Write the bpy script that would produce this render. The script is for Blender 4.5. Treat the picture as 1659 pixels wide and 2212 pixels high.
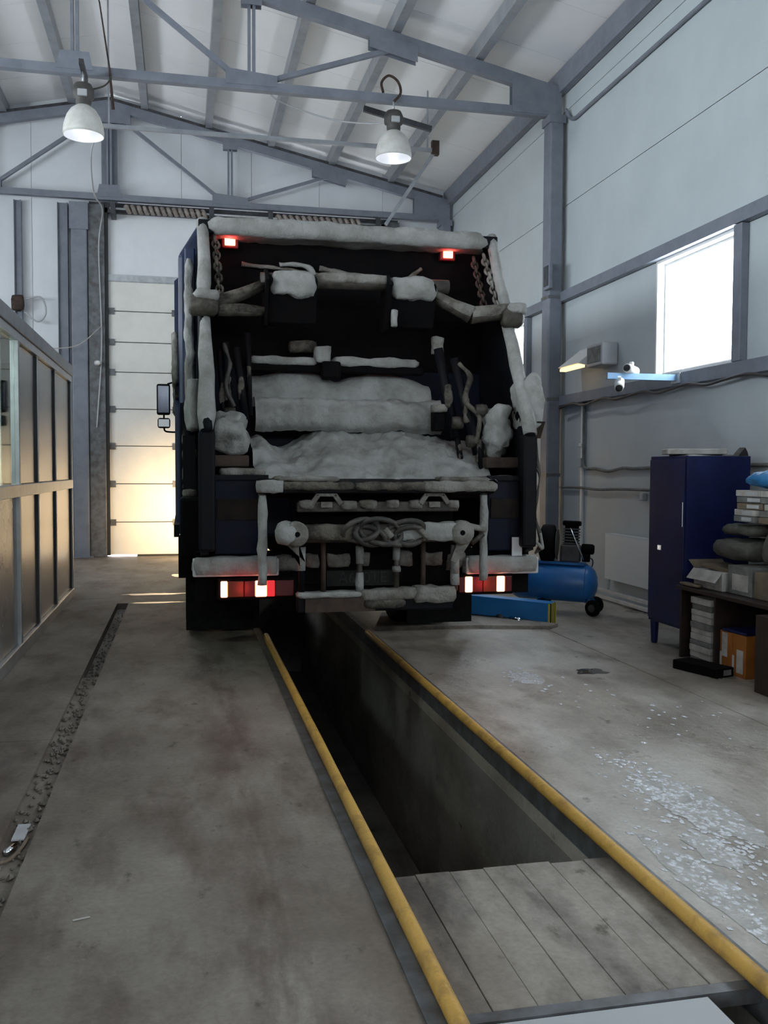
import bpy, math, random
from mathutils import Vector, Matrix, noise
random.seed(7)
sc = bpy.context.scene
for o in list(bpy.data.objects):
    bpy.data.objects.remove(o)
COL = sc.collection

# ------------------------------------------------------------------ camera
YAW, PITCH, ROLL, FPX = .2138, .045, .0044, 2000.0
cy, sy, cp, sp = math.cos(YAW), math.sin(YAW), math.cos(PITCH), math.sin(PITCH)
F = Vector((sy*cp, cy*cp, -sp)); RT = Vector((cy, -sy, 0)); UP = RT.cross(F)
R2 = RT*math.cos(ROLL)+UP*math.sin(ROLL); U2 = -RT*math.sin(ROLL)+UP*math.cos(ROLL)
cam = bpy.data.cameras.new('camera'); camo = bpy.data.objects.new('camera', cam); COL.objects.link(camo)
camo.matrix_world = Matrix(((R2.x, U2.x, -F.x, 0), (R2.y, U2.y, -F.y, 0), (R2.z, U2.z, -F.z, 1.5), (0, 0, 0, 1)))
cam.sensor_fit = 'VERTICAL'; cam.sensor_height = 36; cam.lens = 36*FPX/2212
cam.clip_start = .05; cam.clip_end = 200
sc.camera = camo

# ------------------------------------------------------------------ world, daylight, exposure
w = bpy.data.worlds.new('overcast_sky'); sc.world = w; w.use_nodes = True
bg = w.node_tree.nodes['Background']
bg.inputs[0].default_value = (.93, .965, 1.0, 1); bg.inputs[1].default_value = 15.0   # even white winter overcast over snow
vs = sc.view_settings
vs.view_transform = 'Standard'; vs.look = 'None'; vs.gamma = 1; vs.use_curve_mapping = False
vs.exposure = 0.45
sc.cycles.use_denoising = True
sc.cycles.use_adaptive_sampling = True; sc.cycles.adaptive_threshold = .045
sc.cycles.max_bounces = 7; sc.cycles.diffuse_bounces = 5; sc.cycles.glossy_bounces = 3
sc.cycles.transparent_max_bounces = 8; sc.cycles.sample_clamp_indirect = 6.0
sc.cycles.caustics_reflective = False; sc.cycles.caustics_refractive = False

def portal(name, loc, rot, sx, sz):          # sampling guide for the daylight in an opening; gives no light of its own
    l = bpy.data.lights.new(name, 'AREA'); l.shape = 'RECTANGLE'; l.size = sx; l.size_y = sz
    l.cycles.is_portal = True
    o = bpy.data.objects.new(name, l); COL.objects.link(o); o.location = loc; o.rotation_euler = rot

# ------------------------------------------------------------------ hall dimensions (metres)
XR, XL, YB, YF = 4.80, -7.15, 16.6, -6.0     # right, left, far and near walls
RX, SL = -1.18, .2145                        # ridge line and roof slope
def roofz(x): return 7.86-abs(x-RX)*SL       # underside of the roof panels
WIN_R = [(-2.80, -1.33), (2.27, 3.74), (7.38, 8.85), (12.50, 13.97)]
WZ0, WZ1 = 2.47, 3.66
ADDED_WIN_L = [(-5.4, -1.6), (-.6, 3.2), (4.2, 8.0), (9.0, 12.8)]   # unseen high strip windows, added to light the ceiling and right wall
LZ0, LZ1 = 3.20, 5.00
H = math.pi/2
for i, (a, b) in enumerate(WIN_R):
    portal('window_daylight', (XR+.06, (a+b)/2, (WZ0+WZ1)/2), (H, 0, H), b-a, WZ1-WZ0)
for a, b in ADDED_WIN_L:
    portal('window_daylight', (XL-.06, (a+b)/2, (LZ0+LZ1)/2), (H, 0, -H), b-a, LZ1-LZ0)
GX0, GX1, GZ0, GZ1 = -.9, 3.4, 3.35, 3.85      # glazed strip of the unseen near gate, added to let in daylight
portal('gate_daylight', ((GX0+GX1)/2, YF-.06, (GZ0+GZ1)/2), (H, 0, 0), GX1-GX0, GZ1-GZ0)

# ------------------------------------------------------------------ materials
MATS = {}
def mat(name, c, rough=.6, metal=0, c2=None, scale=6, lo=.4, hi=.65, bump=0, bscale=30, emit=None, estr=0, rvar=0, spec=.5, detail=6, streak=None):
    if name in MATS: return MATS[name]
    m = bpy.data.materials.new(name); m.use_nodes = True; MATS[name] = m
    nt = m.node_tree; b = nt.nodes['Principled BSDF']
    b.inputs['Base Color'].default_value = (*c, 1); b.inputs['Roughness'].default_value = rough
    b.inputs['Metallic'].default_value = metal; b.inputs['Specular IOR Level'].default_value = spec
    tc = None
    def coords():
        nonlocal tc
        if tc is None:
            tc = nt.nodes.new('ShaderNodeNewGeometry').outputs['Position']
        return tc
    def nz(s, d=detail, st=None):
        n = nt.nodes.new('ShaderNodeTexNoise'); n.inputs['Scale'].default_value = s; n.inputs['Detail'].default_value = d
        n.inputs['Roughness'].default_value = .62
        if st:
            mp = nt.nodes.new('ShaderNodeMapping'); mp.inputs['Scale'].default_value = st
            nt.links.new(coords(), mp.inputs[0]); nt.links.new(mp.outputs[0], n.inputs['Vector'])
        else:
            nt.links.new(coords(), n.inputs['Vector'])
        return n.outputs['Fac']
    if c2 is not None:
        r = nt.nodes.new('ShaderNodeValToRGB'); r.color_ramp.elements[0].position = lo; r.color_ramp.elements[1].position = hi
        r.color_ramp.elements[0].color = (*c, 1); r.color_ramp.elements[1].color = (*c2, 1)
        nt.links.new(nz(scale, st=streak), r.inputs[0]); nt.links.new(r.outputs[0], b.inputs['Base Color'])
    if rvar:
        mr = nt.nodes.new('ShaderNodeMapRange'); mr.inputs[1].default_value = .42; mr.inputs[2].default_value = .62
        mr.inputs[3].default_value = rough-rvar; mr.inputs[4].default_value = rough
        nt.links.new(nz(scale*.5+.37), mr.inputs[0]); nt.links.new(mr.outputs[0], b.inputs['Roughness'])
    if bump:
        bp = nt.nodes.new('ShaderNodeBump'); bp.inputs['Strength'].default_value = bump; bp.inputs['Distance'].default_value = .02
        nt.links.new(nz(bscale, 4), bp.inputs['Height']); nt.links.new(bp.outputs[0], b.inputs['Normal'])
    if emit:
        b.inputs['Emission Color'].default_value = (*emit, 1); b.inputs['Emission Strength'].default_value = estr
    return m

def floor_mat(name, ca, cb, cc, rough, wet, track=None):
    m = bpy.data.materials.new(name); m.use_nodes = True; MATS[name] = m
    nt = m.node_tree; L = nt.links; b = nt.nodes['Principled BSDF']
    pos = nt.nodes.new('ShaderNodeNewGeometry').outputs['Position']
    def nz(s, d=8, st=None, off=0):
        n = nt.nodes.new('ShaderNodeTexNoise'); n.inputs['Scale'].default_value = s; n.inputs['Detail'].default_value = d; n.inputs['Roughness'].default_value = .65
        mp = nt.nodes.new('ShaderNodeMapping'); mp.inputs['Scale'].default_value = st or (1, 1, 1); mp.inputs['Location'].default_value = (off, off*.7, 0)
        L.new(pos, mp.inputs[0]); L.new(mp.outputs[0], n.inputs['Vector']); return n.outputs['Fac']
    def ramp(src, a, bb, p0, p1):
        r = nt.nodes.new('ShaderNodeValToRGB'); e = r.color_ramp.elements
        e[0].position = p0; e[1].position = p1; e[0].color = (*a, 1); e[1].color = (*bb, 1); L.new(src, r.inputs[0]); return r.outputs[0]
    def mix(f, a, bb, t='MIX'):
        x = nt.nodes.new('ShaderNodeMix'); x.data_type = 'RGBA'; x.blend_type = t
        if isinstance(f, float): x.inputs[0].default_value = f
        else: L.new(f, x.inputs[0])
        L.new(a, x.inputs[6]); L.new(bb, x.inputs[7]); return x.outputs[2]
    base = ramp(nz(1.1, 10), ca, cb, .34, .66)
    stain = ramp(nz(2.2, 10, (1.3, .55, 1), 4.2), (0, 0, 0), (1, 1, 1), .47, .66)
    rgb = nt.nodes.new('ShaderNodeRGB'); rgb.outputs[0].default_value = (*cc, 1)
    sm = nt.nodes.new('ShaderNodeMath'); sm.operation = 'MULTIPLY'; sm.inputs[1].default_value = .75
    L.new(stain, sm.inputs[0])
    col = mix(sm.outputs[0], base, rgb.outputs[0])
    spots = ramp(nz(8, 7, (1, .6, 1), 9.1), (1, 1, 1), (.40, .37, .34), .615, .70)
    col = mix(1.0, col, spots, 'MULTIPLY')
    dirt = ramp(nz(.55, 6, (1.2, .5, 1), 7.7), (1, 1, 1), (.66, .61, .56), .46, .62)
    col = mix(1.0, col, dirt, 'MULTIPLY')
    if track is not None:                    # dark tyre-worn streak along the floor
        sx = nt.nodes.new('ShaderNodeSeparateXYZ'); L.new(pos, sx.inputs[0])
        d1 = nt.nodes.new('ShaderNodeMath'); d1.operation = 'SUBTRACT'; d1.inputs[1].default_value = track; L.new(sx.outputs[0], d1.inputs[0])
        d2 = nt.nodes.new('ShaderNodeMath'); d2.operation = 'ABSOLUTE'; L.new(d1.outputs[0], d2.inputs[0])
        mr = nt.nodes.new('ShaderNodeMapRange'); mr.inputs[1].default_value = .02; mr.inputs[2].default_value = .20; mr.inputs[3].default_value = 1; mr.inputs[4].default_value = 0; L.new(d2.outputs[0], mr.inputs[0])
        nn = ramp(nz(3.5, 8, (2.5, .5, 1), 1.1), (0, 0, 0), (1, 1, 1), .40, .60)
        mm = nt.nodes.new('ShaderNodeMath'); mm.operation = 'MULTIPLY'; L.new(mr.outputs[0], mm.inputs[0]); L.new(nn, mm.inputs[1])
        m3 = nt.nodes.new('ShaderNodeMath'); m3.operation = 'MULTIPLY'; m3.inputs[1].default_value = .6; L.new(mm.outputs[0], m3.inputs[0])
        col = mix(m3.outputs[0], col, rgb.outputs[0])
    fine = ramp(nz(45, 6), (.82, .82, .82), (1.1, 1.1, 1.1), .3, .7)
    col = mix(1.0, col, fine, 'MULTIPLY')
    L.new(col, b.inputs['Base Color'])
    r = nt.nodes.new('ShaderNodeMapRange'); r.inputs[1].default_value = .36; r.inputs[2].default_value = .68
    r.inputs[3].default_value = rough; r.inputs[4].default_value = rough-wet
    L.new(nz(.9, 8, None, 2.3), r.inputs[0]); L.new(r.outputs[0], b.inputs['Roughness'])
    bp = nt.nodes.new('ShaderNodeBump'); bp.inputs['Strength'].default_value = .45; bp.inputs['Distance'].default_value = .01
    L.new(nz(22, 7), bp.inputs['Height']); L.new(bp.outputs[0], b.inputs['Normal'])
    return m

def ribbed(name, c, c2, pitch, axis):       # sandwich-panel sheet with shallow rolled ribs
    m = mat(name, c, .5, 0, c2, 1.5, .35, .7)
    nt = m.node_tree; b = nt.nodes['Principled BSDF']
    g = nt.nodes.new('ShaderNodeNewGeometry'); s = nt.nodes.new('ShaderNodeSeparateXYZ'); nt.links.new(g.outputs['Position'], s.inputs[0])
    mu = nt.nodes.new('ShaderNodeMath'); mu.operation = 'MULTIPLY'; mu.inputs[1].default_value = 1/pitch; nt.links.new(s.outputs[axis], mu.inputs[0])
    fr = nt.nodes.new('ShaderNodeMath'); fr.operation = 'FRACT'; nt.links.new(mu.outputs[0], fr.inputs[0])
    gt = nt.nodes.new('ShaderNodeMath'); gt.operation = 'GREATER_THAN'; gt.inputs[1].default_value = .9; nt.links.new(fr.outputs[0], gt.inputs[0])
    bp = nt.nodes.new('ShaderNodeBump'); bp.inputs['Strength'].default_value = .35; bp.inputs['Distance'].default_value = .004; bp.invert = True
    nt.links.new(gt.outputs[0], bp.inputs['Height']); nt.links.new(bp.outputs[0], b.inputs['Normal'])
    return m

def glass(name, tint=(.95, .98, 1), gl=.12, rough=.02):
    m = bpy.data.materials.new(name); m.use_nodes = True; MATS[name] = m; nt = m.node_tree
    nt.nodes.remove(nt.nodes['Principled BSDF']); out = nt.nodes['Material Output']
    t = nt.nodes.new('ShaderNodeBsdfTransparent'); t.inputs[0].default_value = (*tint, 1)
    g = nt.nodes.new('ShaderNodeBsdfGlossy'); g.inputs['Roughness'].default_value = rough
    x = nt.nodes.new('ShaderNodeMixShader'); x.inputs[0].default_value = gl
    nt.links.new(t.outputs[0], x.inputs[1]); nt.links.new(g.outputs[0], x.inputs[2]); nt.links.new(x.outputs[0], out.inputs[0])
    return m

floor_mat('concrete_left', (.195, .166, .138), (.335, .298, .258), (.088, .058, .042), .66, .12, .28)
floor_mat('concrete_right', (.34, .305, .262), (.56, .52, .46), (.19, .152, .115), .52, .30)
floor_mat('pit_concrete', (.19, .178, .16), (.30, .282, .255), (.10, .09, .078), .85, .1)
floor_mat('plank_wood', (.24, .21, .178), (.38, .34, .295), (.036, .029, .026), .75, .15)
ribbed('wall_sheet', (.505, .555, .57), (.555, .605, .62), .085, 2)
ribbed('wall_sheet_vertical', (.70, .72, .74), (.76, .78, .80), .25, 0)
mat('ceiling_sheet', (.90, .905, .91), .55, 0, (.84, .845, .85), 1.2, .35, .75)
mat('steel_grey', (.205, .222, .262), .5, 0, (.155, .17, .205), 5, .4, .7)
mat('purlin_steel', (.36, .375, .40), .42, .35, (.27, .285, .31), 4, .4, .7)
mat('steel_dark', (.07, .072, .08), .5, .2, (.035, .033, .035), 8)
mat('galvanised', (.55, .57, .58), .35, .6, (.42, .43, .45), 12)
mat('door_panel', (.80, .775, .72), .42, 0, (.74, .715, .665), 3)
mat('door_upper', (.80, .81, .83), .5, 0, (.76, .77, .79), 3)
mat('rail_yellow', (.62, .36, .075), .42, 0, (.30, .165, .045), 7, .50, .74, .3, 60)
mat('angle_steel', (.16, .165, .175), .45, .3, (.09, .085, .08), 9)
mat('truck_blue', (.012, .028, .085), .35, 0, (.007, .013, .035), 4)
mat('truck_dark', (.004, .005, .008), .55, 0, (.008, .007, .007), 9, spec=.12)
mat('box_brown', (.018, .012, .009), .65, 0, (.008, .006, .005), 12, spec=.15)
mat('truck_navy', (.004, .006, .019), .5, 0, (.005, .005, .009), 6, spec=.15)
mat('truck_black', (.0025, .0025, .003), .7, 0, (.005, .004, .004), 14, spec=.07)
mat('dirty_metal', (.075, .065, .052), .6, .2, (.025, .02, .016), 16)
mat('rust', (.06, .034, .022), .75, 0, (.025, .016, .013), 12)
mat('snow', (.34, .34, .325), .8, 0, (.20, .19, .172), 6, .40, .72, .6, 25, spec=.2)
mat('snow_dirty', (.25, .24, .215), .8, 0, (.10, .088, .072), 7, .40, .66, .7, 28, spec=.2)
mat('snow_slush', (.13, .115, .095), .7, 0, (.03, .025, .02), 10, .4, .62, .7, 30, spec=.3)
mat('rubber', (.005, .005, .0055), .8, 0, (.010, .0095, .009), 18, bump=.3, spec=.12)
mat('hose_rubber', (.03, .027, .024), .6, 0, (.08, .07, .06), 14)
mat('white_paint', (.56, .565, .57), .45, 0, (.44, .44, .44), 8)
mat('chrome', (.75, .76, .78), .12, 1)
mat('mirror_glass', (.55, .57, .6), .03, 1)
mat('lamp_shade', (.66, .655, .62), .5, 0, (.56, .54, .49), 8)
mat('lamp_inner', (.80, .81, .84), .3, .5, emit=(.92, .95, 1), estr=.12)
mat('lamp_bulb', (1, 1, 1), .3, emit=(.95, .97, 1), estr=3)
mat('ballast_grey', (.075, .068, .062), .6, 0, (.045, .04, .036), 10)
mat('red_lens', (.10, .004, .005), .3)
mat('amber_lens', (.12, .025, .004), .3)
mat('red_lit', (.3, .01, .012), .3, emit=(1, .04, .05), estr=.5)
mat('red_hot', (.9, .3, .2), .3, emit=(1, .34, .17), estr=4.2)
mat('headlight_lens', (.9, .85, .7), .2, emit=(1, .82, .5), estr=8)
mat('compressor_blue', (.018, .15, .42), .35, 0, (.014, .11, .33), 5)
mat('lift_blue', (.022, .20, .52), .38, 0, (.018, .16, .44), 5)
mat('locker_blue', (.010, .016, .085), .42, 0, (.007, .011, .055), 4, spec=.3)
mat('hazard_yellow', (.55, .48, .03), .5)
mat('paper', (.52, .495, .455), .8, 0, (.36, .33, .295), 9)
mat('arm_blue', (.30, .50, .74), .4, 0, (.24, .42, .66), 6)
mat('spring_steel', (.33, .285, .255), .5, .2, (.20, .16, .14), 20)
mat('plate_dirty', (.012, .012, .011), .6, 0, (.022, .02, .018), 12, spec=.2)
mat('plate_letter', (.045, .046, .044), .6, 0, (.02, .02, .019), 30, spec=.2)
mat('cardboard', (.20, .155, .105), .8, 0, (.13, .098, .068), 8)
mat('dark_wood', (.026, .014, .010), .5, 0, (.014, .008, .006), 10, streak=(1, 8, 1))
mat('orange_box', (.36, .12, .018), .6, 0, (.28, .08, .012), 6)
mat('binder_grey', (.21, .21, .195), .7, 0, (.13, .125, .115), 10)
mat('olive_bag', (.065, .065, .05), .75, 0, (.12, .115, .10), 6, bump=.5)
mat('blue_bag', (.03, .19, .42), .4, 0, (.02, .12, .30), 5, bump=.4)
mat('radiator_white', (.78, .83, .84), .4)
mat('plastic_white', (.78, .78, .76), .4)
mat('plastic_grey', (.42, .43, .44), .5)
mat('warm_lamp', (.9, .8, .6), .4, emit=(1, .72, .38), estr=1.1)
mat('aluminium', (.52, .54, .55), .35, .7, (.44, .45, .46), 10)
mat('partition_sheet', (.36, .355, .35), .27, .45, (.30, .29, .28), 3)
mat('frame_dark', (.045, .04, .042), .5)
mat('water', (.10, .09, .08), .03, spec=.8)
mat('painted_sheen', (.50, .48, .45), .38, 0, (.36, .34, .31), 9, bump=.6, bscale=45, spec=.8)  # pale colour stands in for the sheen of the wet floor
mat('slush_fleck', (.74, .74, .77), .25, 0, (.62, .62, .65), 20, bump=.3, spec=.8)  # slush coloured bright, also painting the glints of the floor sheen
mat('gravel', (.20, .178, .15), .9, 0, (.12, .105, .088), 30)
mat('seal_black', (.02, .02, .02), .7)
glass('window_glass'); glass('booth_glass', (.80, .88, .86), .22, .04)

# ------------------------------------------------------------------ mesh builder
class MB:
    def __init__(s, T=None): s.v = []; s.f = []; s.T = T
    def add(s, vs_, fs):
        k = len(s.v); T = s.T
        s.v += [T @ Vector(p) for p in vs_] if T else [Vector(p) for p in vs_]
        s.f += [tuple(i+k for i in f) for f in fs]; return s
    def box(s, x0, x1, y0, y1, z0, z1):
        return s.add([(x0, y0, z0), (x1, y0, z0), (x1, y1, z0), (x0, y1, z0), (x0, y0, z1), (x1, y0, z1), (x1, y1, z1), (x0, y1, z1)],
                     [(0, 3, 2, 1), (4, 5, 6, 7), (0, 1, 5, 4), (1, 2, 6, 5), (2, 3, 7, 6), (3, 0, 4, 7)])
    def prism(s, poly, ax, a, b):            # polygon in the other two axes, extruded along ax
        n = len(poly)
        def P(q, t): return [(t, q[0], q[1]), (q[0], t, q[1]), (q[0], q[1], t)][ax]
        A = [P(q, a) for q in poly]; B = [P(q, b) for q in poly]
        return s.add(A+B, [tuple(range(n))[::-1], tuple(range(n, 2*n))]+[(i, (i+1) % n, n+(i+1) % n, n+i) for i in range(n)])
    def bar(s, p, q, w_, h_, up=(0, 0, 1)):  # rectangular bar from p to q
        p, q = Vector(p), Vector(q); d = (q-p).normalized(); u = Vector(up)
        if abs(d.dot(u)) > .98: u = Vector((0, 1, 0))
        r = d.cross(u).normalized(); u = r.cross(d)
        c = [p+r*a*w_/2+u*b*h_/2 for a, b in ((-1, -1), (1, -1), (1, 1), (-1, 1))]; e = [x+(q-p) for x in c]
        return s.add(c+e, [(3, 2, 1, 0), (4, 5, 6, 7)]+[(i, (i+1) % 4, 4+(i+1) % 4, 4+i) for i in range(4)])
    def tube(s, pts, r, seg=10, closed=False, amp=0, fr=8):
        pts = [Vector(p) for p in pts]; n = len(pts); V = []; prev = None
        for i, p in enumerate(pts):
            a = pts[(i-1) % n] if closed or i else p; b = pts[(i+1) % n] if closed or i < n-1 else p
            d = (b-a).normalized()
            u = prev if prev else (Vector((0, 0, 1)) if abs(d.z) < .9 else Vector((1, 0, 0)))
            x = d.cross(u).normalized(); u = x.cross(d).normalized(); prev = u
            rr = r[i] if isinstance(r, (list, tuple)) else r
            for k in range(seg):
                t = 2*math.pi*k/seg; dr = (x*math.cos(t)+u*math.sin(t))
                q = p+dr*rr
                if amp: q = q+dr*amp*noise.noise(q*fr)
                V.append(q)
        Fs = []
        for i in range(n if closed else n-1):
            j = (i+1) % n
            Fs += [(i*seg+k, i*seg+(k+1) % seg, j*seg+(k+1) % seg, j*seg+k) for k in range(seg)]
        if not closed: Fs += [tuple(range(seg))[::-1], tuple(range((n-1)*seg, n*seg))]
        return s.add(V, Fs)
    def lathe(s, prof, c, ax=2, seg=24):     # prof = [(radius, offset along axis)]
        V = []
        for r, h in prof:
            for k in range(seg):
                t = 2*math.pi*k/seg; a, b = r*math.cos(t), r*math.sin(t)
                V.append(Vector(c)+Vector([(h, a, b), (b, h, a), (a, b, h)][ax]))
        n = len(prof)
        Fs = [(i*seg+k, i*seg+(k+1) % seg, (i+1)*seg+(k+1) % seg, (i+1)*seg+k) for i in range(n-1) for k in range(seg)]
        Fs += [tuple(range(seg))[::-1], tuple(range((n-1)*seg, n*seg))]
        return s.add(V, Fs)
    def lump(s, x0, x1, y0, y1, z0, z1, res=.05, amp=.02, fr=7, rnd=.55, seed=0):   # rounded, uneven lump (snow, cloth, sacks)
        c = Vector(((x0+x1)/2, (y0+y1)/2, (z0+z1)/2)); h = Vector(((x1-x0)/2, (y1-y0)/2, (z1-z0)/2))
        n = [max(3, min(40, int(2*q/res))) for q in h]; key = {}; V = []; Fs = []
        so = Vector((seed*3.1, seed*1.7, seed*.9))
        def vid(p):
            k = tuple(round(t, 4) for t in p)
            if k in key: return key[k]
            q = Vector(p); qn = q.normalized()
            e_ = 2.5 if rnd >= .69 else 4
            m4 = (abs(q.x)**e_+abs(q.y)**e_+abs(q.z)**e_)**(1/e_)
            q2 = q*(1-rnd)+(q/m4)*rnd
            P = c+Vector((q2.x*h.x, q2.y*h.y, q2.z*h.z))
            P = P+qn*amp*(noise.noise(P*fr+so)+.5*noise.noise(P*fr*2.3+so))
            key[k] = len(V); V.append(P); return key[k]
        for ax in range(3):
            a, b = (ax+1) % 3, (ax+2) % 3
            for sg in (-1, 1):
                for i in range(n[a]):
                    for j in range(n[b]):
                        q = []
                        for di, dj in ((0, 0), (1, 0), (1, 1), (0, 1)):
                            p = [0, 0, 0]; p[ax] = sg; p[a] = -1+2*(i+di)/n[a]; p[b] = -1+2*(j+dj)/n[b]; q.append(vid(p))
                        Fs.append(tuple(q if sg > 0 else q[::-1]))
        return s.add(V, Fs)
    def build(s, name, m, parent=None, smooth=False, bevel=0, **tags):
        me = bpy.data.meshes.new(name)
        if parent is not None: org = parent.get('_o'); org = Vector(org)
        else:
            xs = [p.x for p in s.v]; ys = [p.y for p in s.v]; zs = [p.z for p in s.v]
            org = Vector(((min(xs)+max(xs))/2, (min(ys)+max(ys))/2, min(zs)))
        me.from_pydata([p-org for p in s.v], [], s.f); me.update()
        if smooth:
            for p in me.polygons: p.use_smooth = True
        me.materials.append(MATS[m])
        o = bpy.data.objects.new(name, me); COL.objects.link(o)
        if parent is not None: o.parent = parent
        else: o.location = org
        o['_o'] = tuple(org)
        if bevel:
            bv = o.modifiers.new('bevel', 'BEVEL'); bv.width = bevel; bv.segments = 2; bv.limit_method = 'ANGLE'
        tag(o, **tags); return o

def tag(o, label=None, cat=None, group=None, kind=None):
    if label: o['label'] = label
    if cat: o['category'] = cat
    if group: o['group'] = group
    if kind: o['kind'] = kind
    return o
def thing(name, loc, label=None, cat=None, group=None, kind=None):
    o = bpy.data.objects.new(name, None); COL.objects.link(o); o.location = loc; o.empty_display_size = .2; o['_o'] = tuple(loc)
    return tag(o, label, cat, group, kind)
def B(*a, T=None): return MB(T).box(*a)
def at(x, y, z, rz=0, rx=0, ry=0): return Matrix.Translation((x, y, z)) @ Matrix.Rotation(rz, 4, 'Z') @ Matrix.Rotation(ry, 4, 'Y') @ Matrix.Rotation(rx, 4, 'X')
def lerp(a, b, t): return Vector(a)*(1-t)+Vector(b)*t
def path(pts, n):                            # Catmull-Rom through pts
    P = [Vector(p) for p in pts]; P = [P[0]*2-P[1]]+P+[P[-1]*2-P[-2]]; out = []
    for i in range(1, len(P)-2):
        for k in range(n):
            t = k/n; a, b, c, d = P[i-1:i+3]
            out.append(.5*((2*b)+(c-a)*t+(2*a-5*b+4*c-d)*t*t+(3*b-a-3*c+d)*t**3))
    return out+[P[-2]]
PI = math.pi

# ================================================================== THE SETTING
# ---------------------------------------------------------------- floor slabs, gutter, inspection pit
PX0, PX1, PY0, PY1 = .70, 1.655, -1.5, 13.2
fl = thing('floor', (0, 5, 0), kind='structure')
g = .006
for (a, b) in ((YF-.2, 5.35-g), (5.35+g, 11.1-g), (11.1+g, YB+.05)): B(XL-.2, -.725, a, b, -.2, 0).build('slab', 'concrete_left', fl)
for (a, b) in ((YF-.2, 10.9-g), (10.9+g, YB+.05)): B(-.605, PX0, a, b, -.2, 0).build('slab', 'concrete_left', fl)
B(-.725, -.605, 10.7, YB+.05, -.2, -.002).build('slab', 'concrete_left', fl)
B(PX1, 3.37-g, YF-.2, YB+.05, -.2, 0).build('slab', 'concrete_right', fl)
B(3.37+g, XR+.2, YF-.2, YB+.05, -.2, 0).build('slab', 'concrete_right', fl)
B(PX0, PX1, PY1, YB+.05, -.2, 0).build('slab', 'concrete_left', fl); B(PX0, PX1, YF, PY0, -.2, 0).build('slab', 'concrete_left', fl)
B(-.725, -.605, YF, 7.0, -.2, -.022).build('gutter_bed', 'concrete_left', fl); B(-.725, -.605, 7.0, 10.7, -.2, -.07).build('gutter_bed', 'pit_concrete', fl)
pit = thing('floor_pit', (1.17, 6, -1.5), kind='structure')
B(PX0-.2, PX1+.2, PY0-.2, PY1+.2, -1.55, -1.4).build('pit_bottom', 'pit_concrete', pit)
B(PX0-.2, PX0, PY0, PY1, -1.4, -.2).build('pit_wall', 'pit_concrete', pit); B(PX1, PX1+.2, PY0, PY1, -1.4, -.2).build('pit_wall', 'pit_concrete', pit)
B(PX0, PX1, PY1, PY1+.2, -1.4, -.2).build('pit_wall', 'pit_concrete', pit); B(PX0, PX1, PY0-.2, PY0, -1.4, -.2).build('pit_wall', 'pit_concrete', pit)

# yellow pipe kerbs on steel angles, one each side of the pit
for nm, x, xa, lab in (('left', .712, (.655, .70), 'yellow painted pipe rail along the pit edge nearer the glazed booth'),
                       ('right', 1.632, (1.640, 1.70), 'yellow painted pipe rail along the pit edge nearer the blue locker')):
    t = thing('pit_rail', (x, 3.5, 0), lab, 'rail', 'pit edge rails')
    MB().tube([(x, -1.0+.4*i, .026) for i in range(24)], .027, 14, amp=.003, fr=3).build('pipe', 'rail_yellow', t, True)
    m = MB(); m.box(*( (x-.075, x-.02) if nm == 'left' else (x+.02, x+.075)), -1.4, 13.0, .0005, .007)
    s_ = PX0 if nm == 'left' else PX1
    m.box(s_-.004 if nm == 'right' else s_, s_ if nm == 'right' else s_+.004, -1.4, 13.0, -.12, .004)
    m.build('steel_angle', 'angle_steel', t)

# plank cover over the near end of the pit
t = thing('pit_cover', (1.17, 2.8, -.05), 'weathered plank cover laid across the near end of the pit', 'cover')
n = 7; wdt = (PX1-PX0-.012)/n
for i in range(n):
    x0 = PX0+.006+i*wdt
    MB().box(x0+.0012, x0+wdt-.0012, 2.40+random.uniform(0, .006), 3.305+random.uniform(-.01, .008), -.055+random.uniform(-.004, .003), -.012+random.uniform(-.003, .003)).build('plank', 'plank_wood', t, bevel=.002)
B(PX0+.006, PX1-.006, 2.352, 2.396, -.055, -.008).build('end_angle', 'angle_steel', t)
for y in (2.55, 3.15): B(PX0+.01, PX1-.01, y-.04, y+.04, -.12, -.06).build('batten', 'dark_wood', t)
t = thing('pit_cover', (1.17, 1.6, -.05), 'pale steel sheet cover beside the plank cover at the photo\'s bottom edge', 'cover')
B(PX0+.006, 1.47, 1.2, 2.345, -.03, -.012).build('sheet', 'plastic_grey', t)
B(PX0+.006, 1.47, 1.2, 1.24, -.09, -.031).build('stiffener', 'angle_steel', t); B(PX0+.006, 1.47, 2.29, 2.33, -.09, -.031).build('stiffener', 'angle_steel', t)

# ---------------------------------------------------------------- right wall: panels row by row, bay by bay
def side_wall(name, x0, x1, wins, wz0=WZ0, wz1=WZ1):
    t = thing(name, ((x0+x1)/2, 5, 0), kind='structure')
    bays = [YF, -3.9, 1.2, 6.25, 11.3, YB]; rows = [0, .10, 1.29, wz0, wz1, 4.885, 6.08, 6.7] if x0 > 0 else [0, .10, 1.4, wz0, wz1, 6.08, 6.7]
    for r in range(len(rows)-1):
        z0, z1 = rows[r], rows[r+1]
        for i in range(len(bays)-1):
            cuts = [(bays[i], bays[i+1])]
            if r == 3:
                for a, b in wins:
                    cuts = [q for (c, d) in cuts for q in ((c, min(d, a)), (max(c, b), d)) if q[1]-q[0] > .02]
            for a, b in cuts:
                B(x0, x1, a+.003, b-.003, z0+.004, z1-.004).build('panel', 'wall_sheet', t)
    m = B(x0+.02 if x0 > 0 else x0-.03, x1+.03 if x0 > 0 else x1-.02, YF, YB, 0, wz0).box(x0+.02 if x0 > 0 else x0-.03, x1+.03 if x0 > 0 else x1-.02, YF, YB, wz1, 6.7)
    m.build('panel_core', 'steel_dark', t)
    return t
side_wall('wall_right', XR, XR+.12, WIN_R)
side_wall('wall_left', XL-.12, XL, ADDED_WIN_L, LZ0, LZ1)
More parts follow.
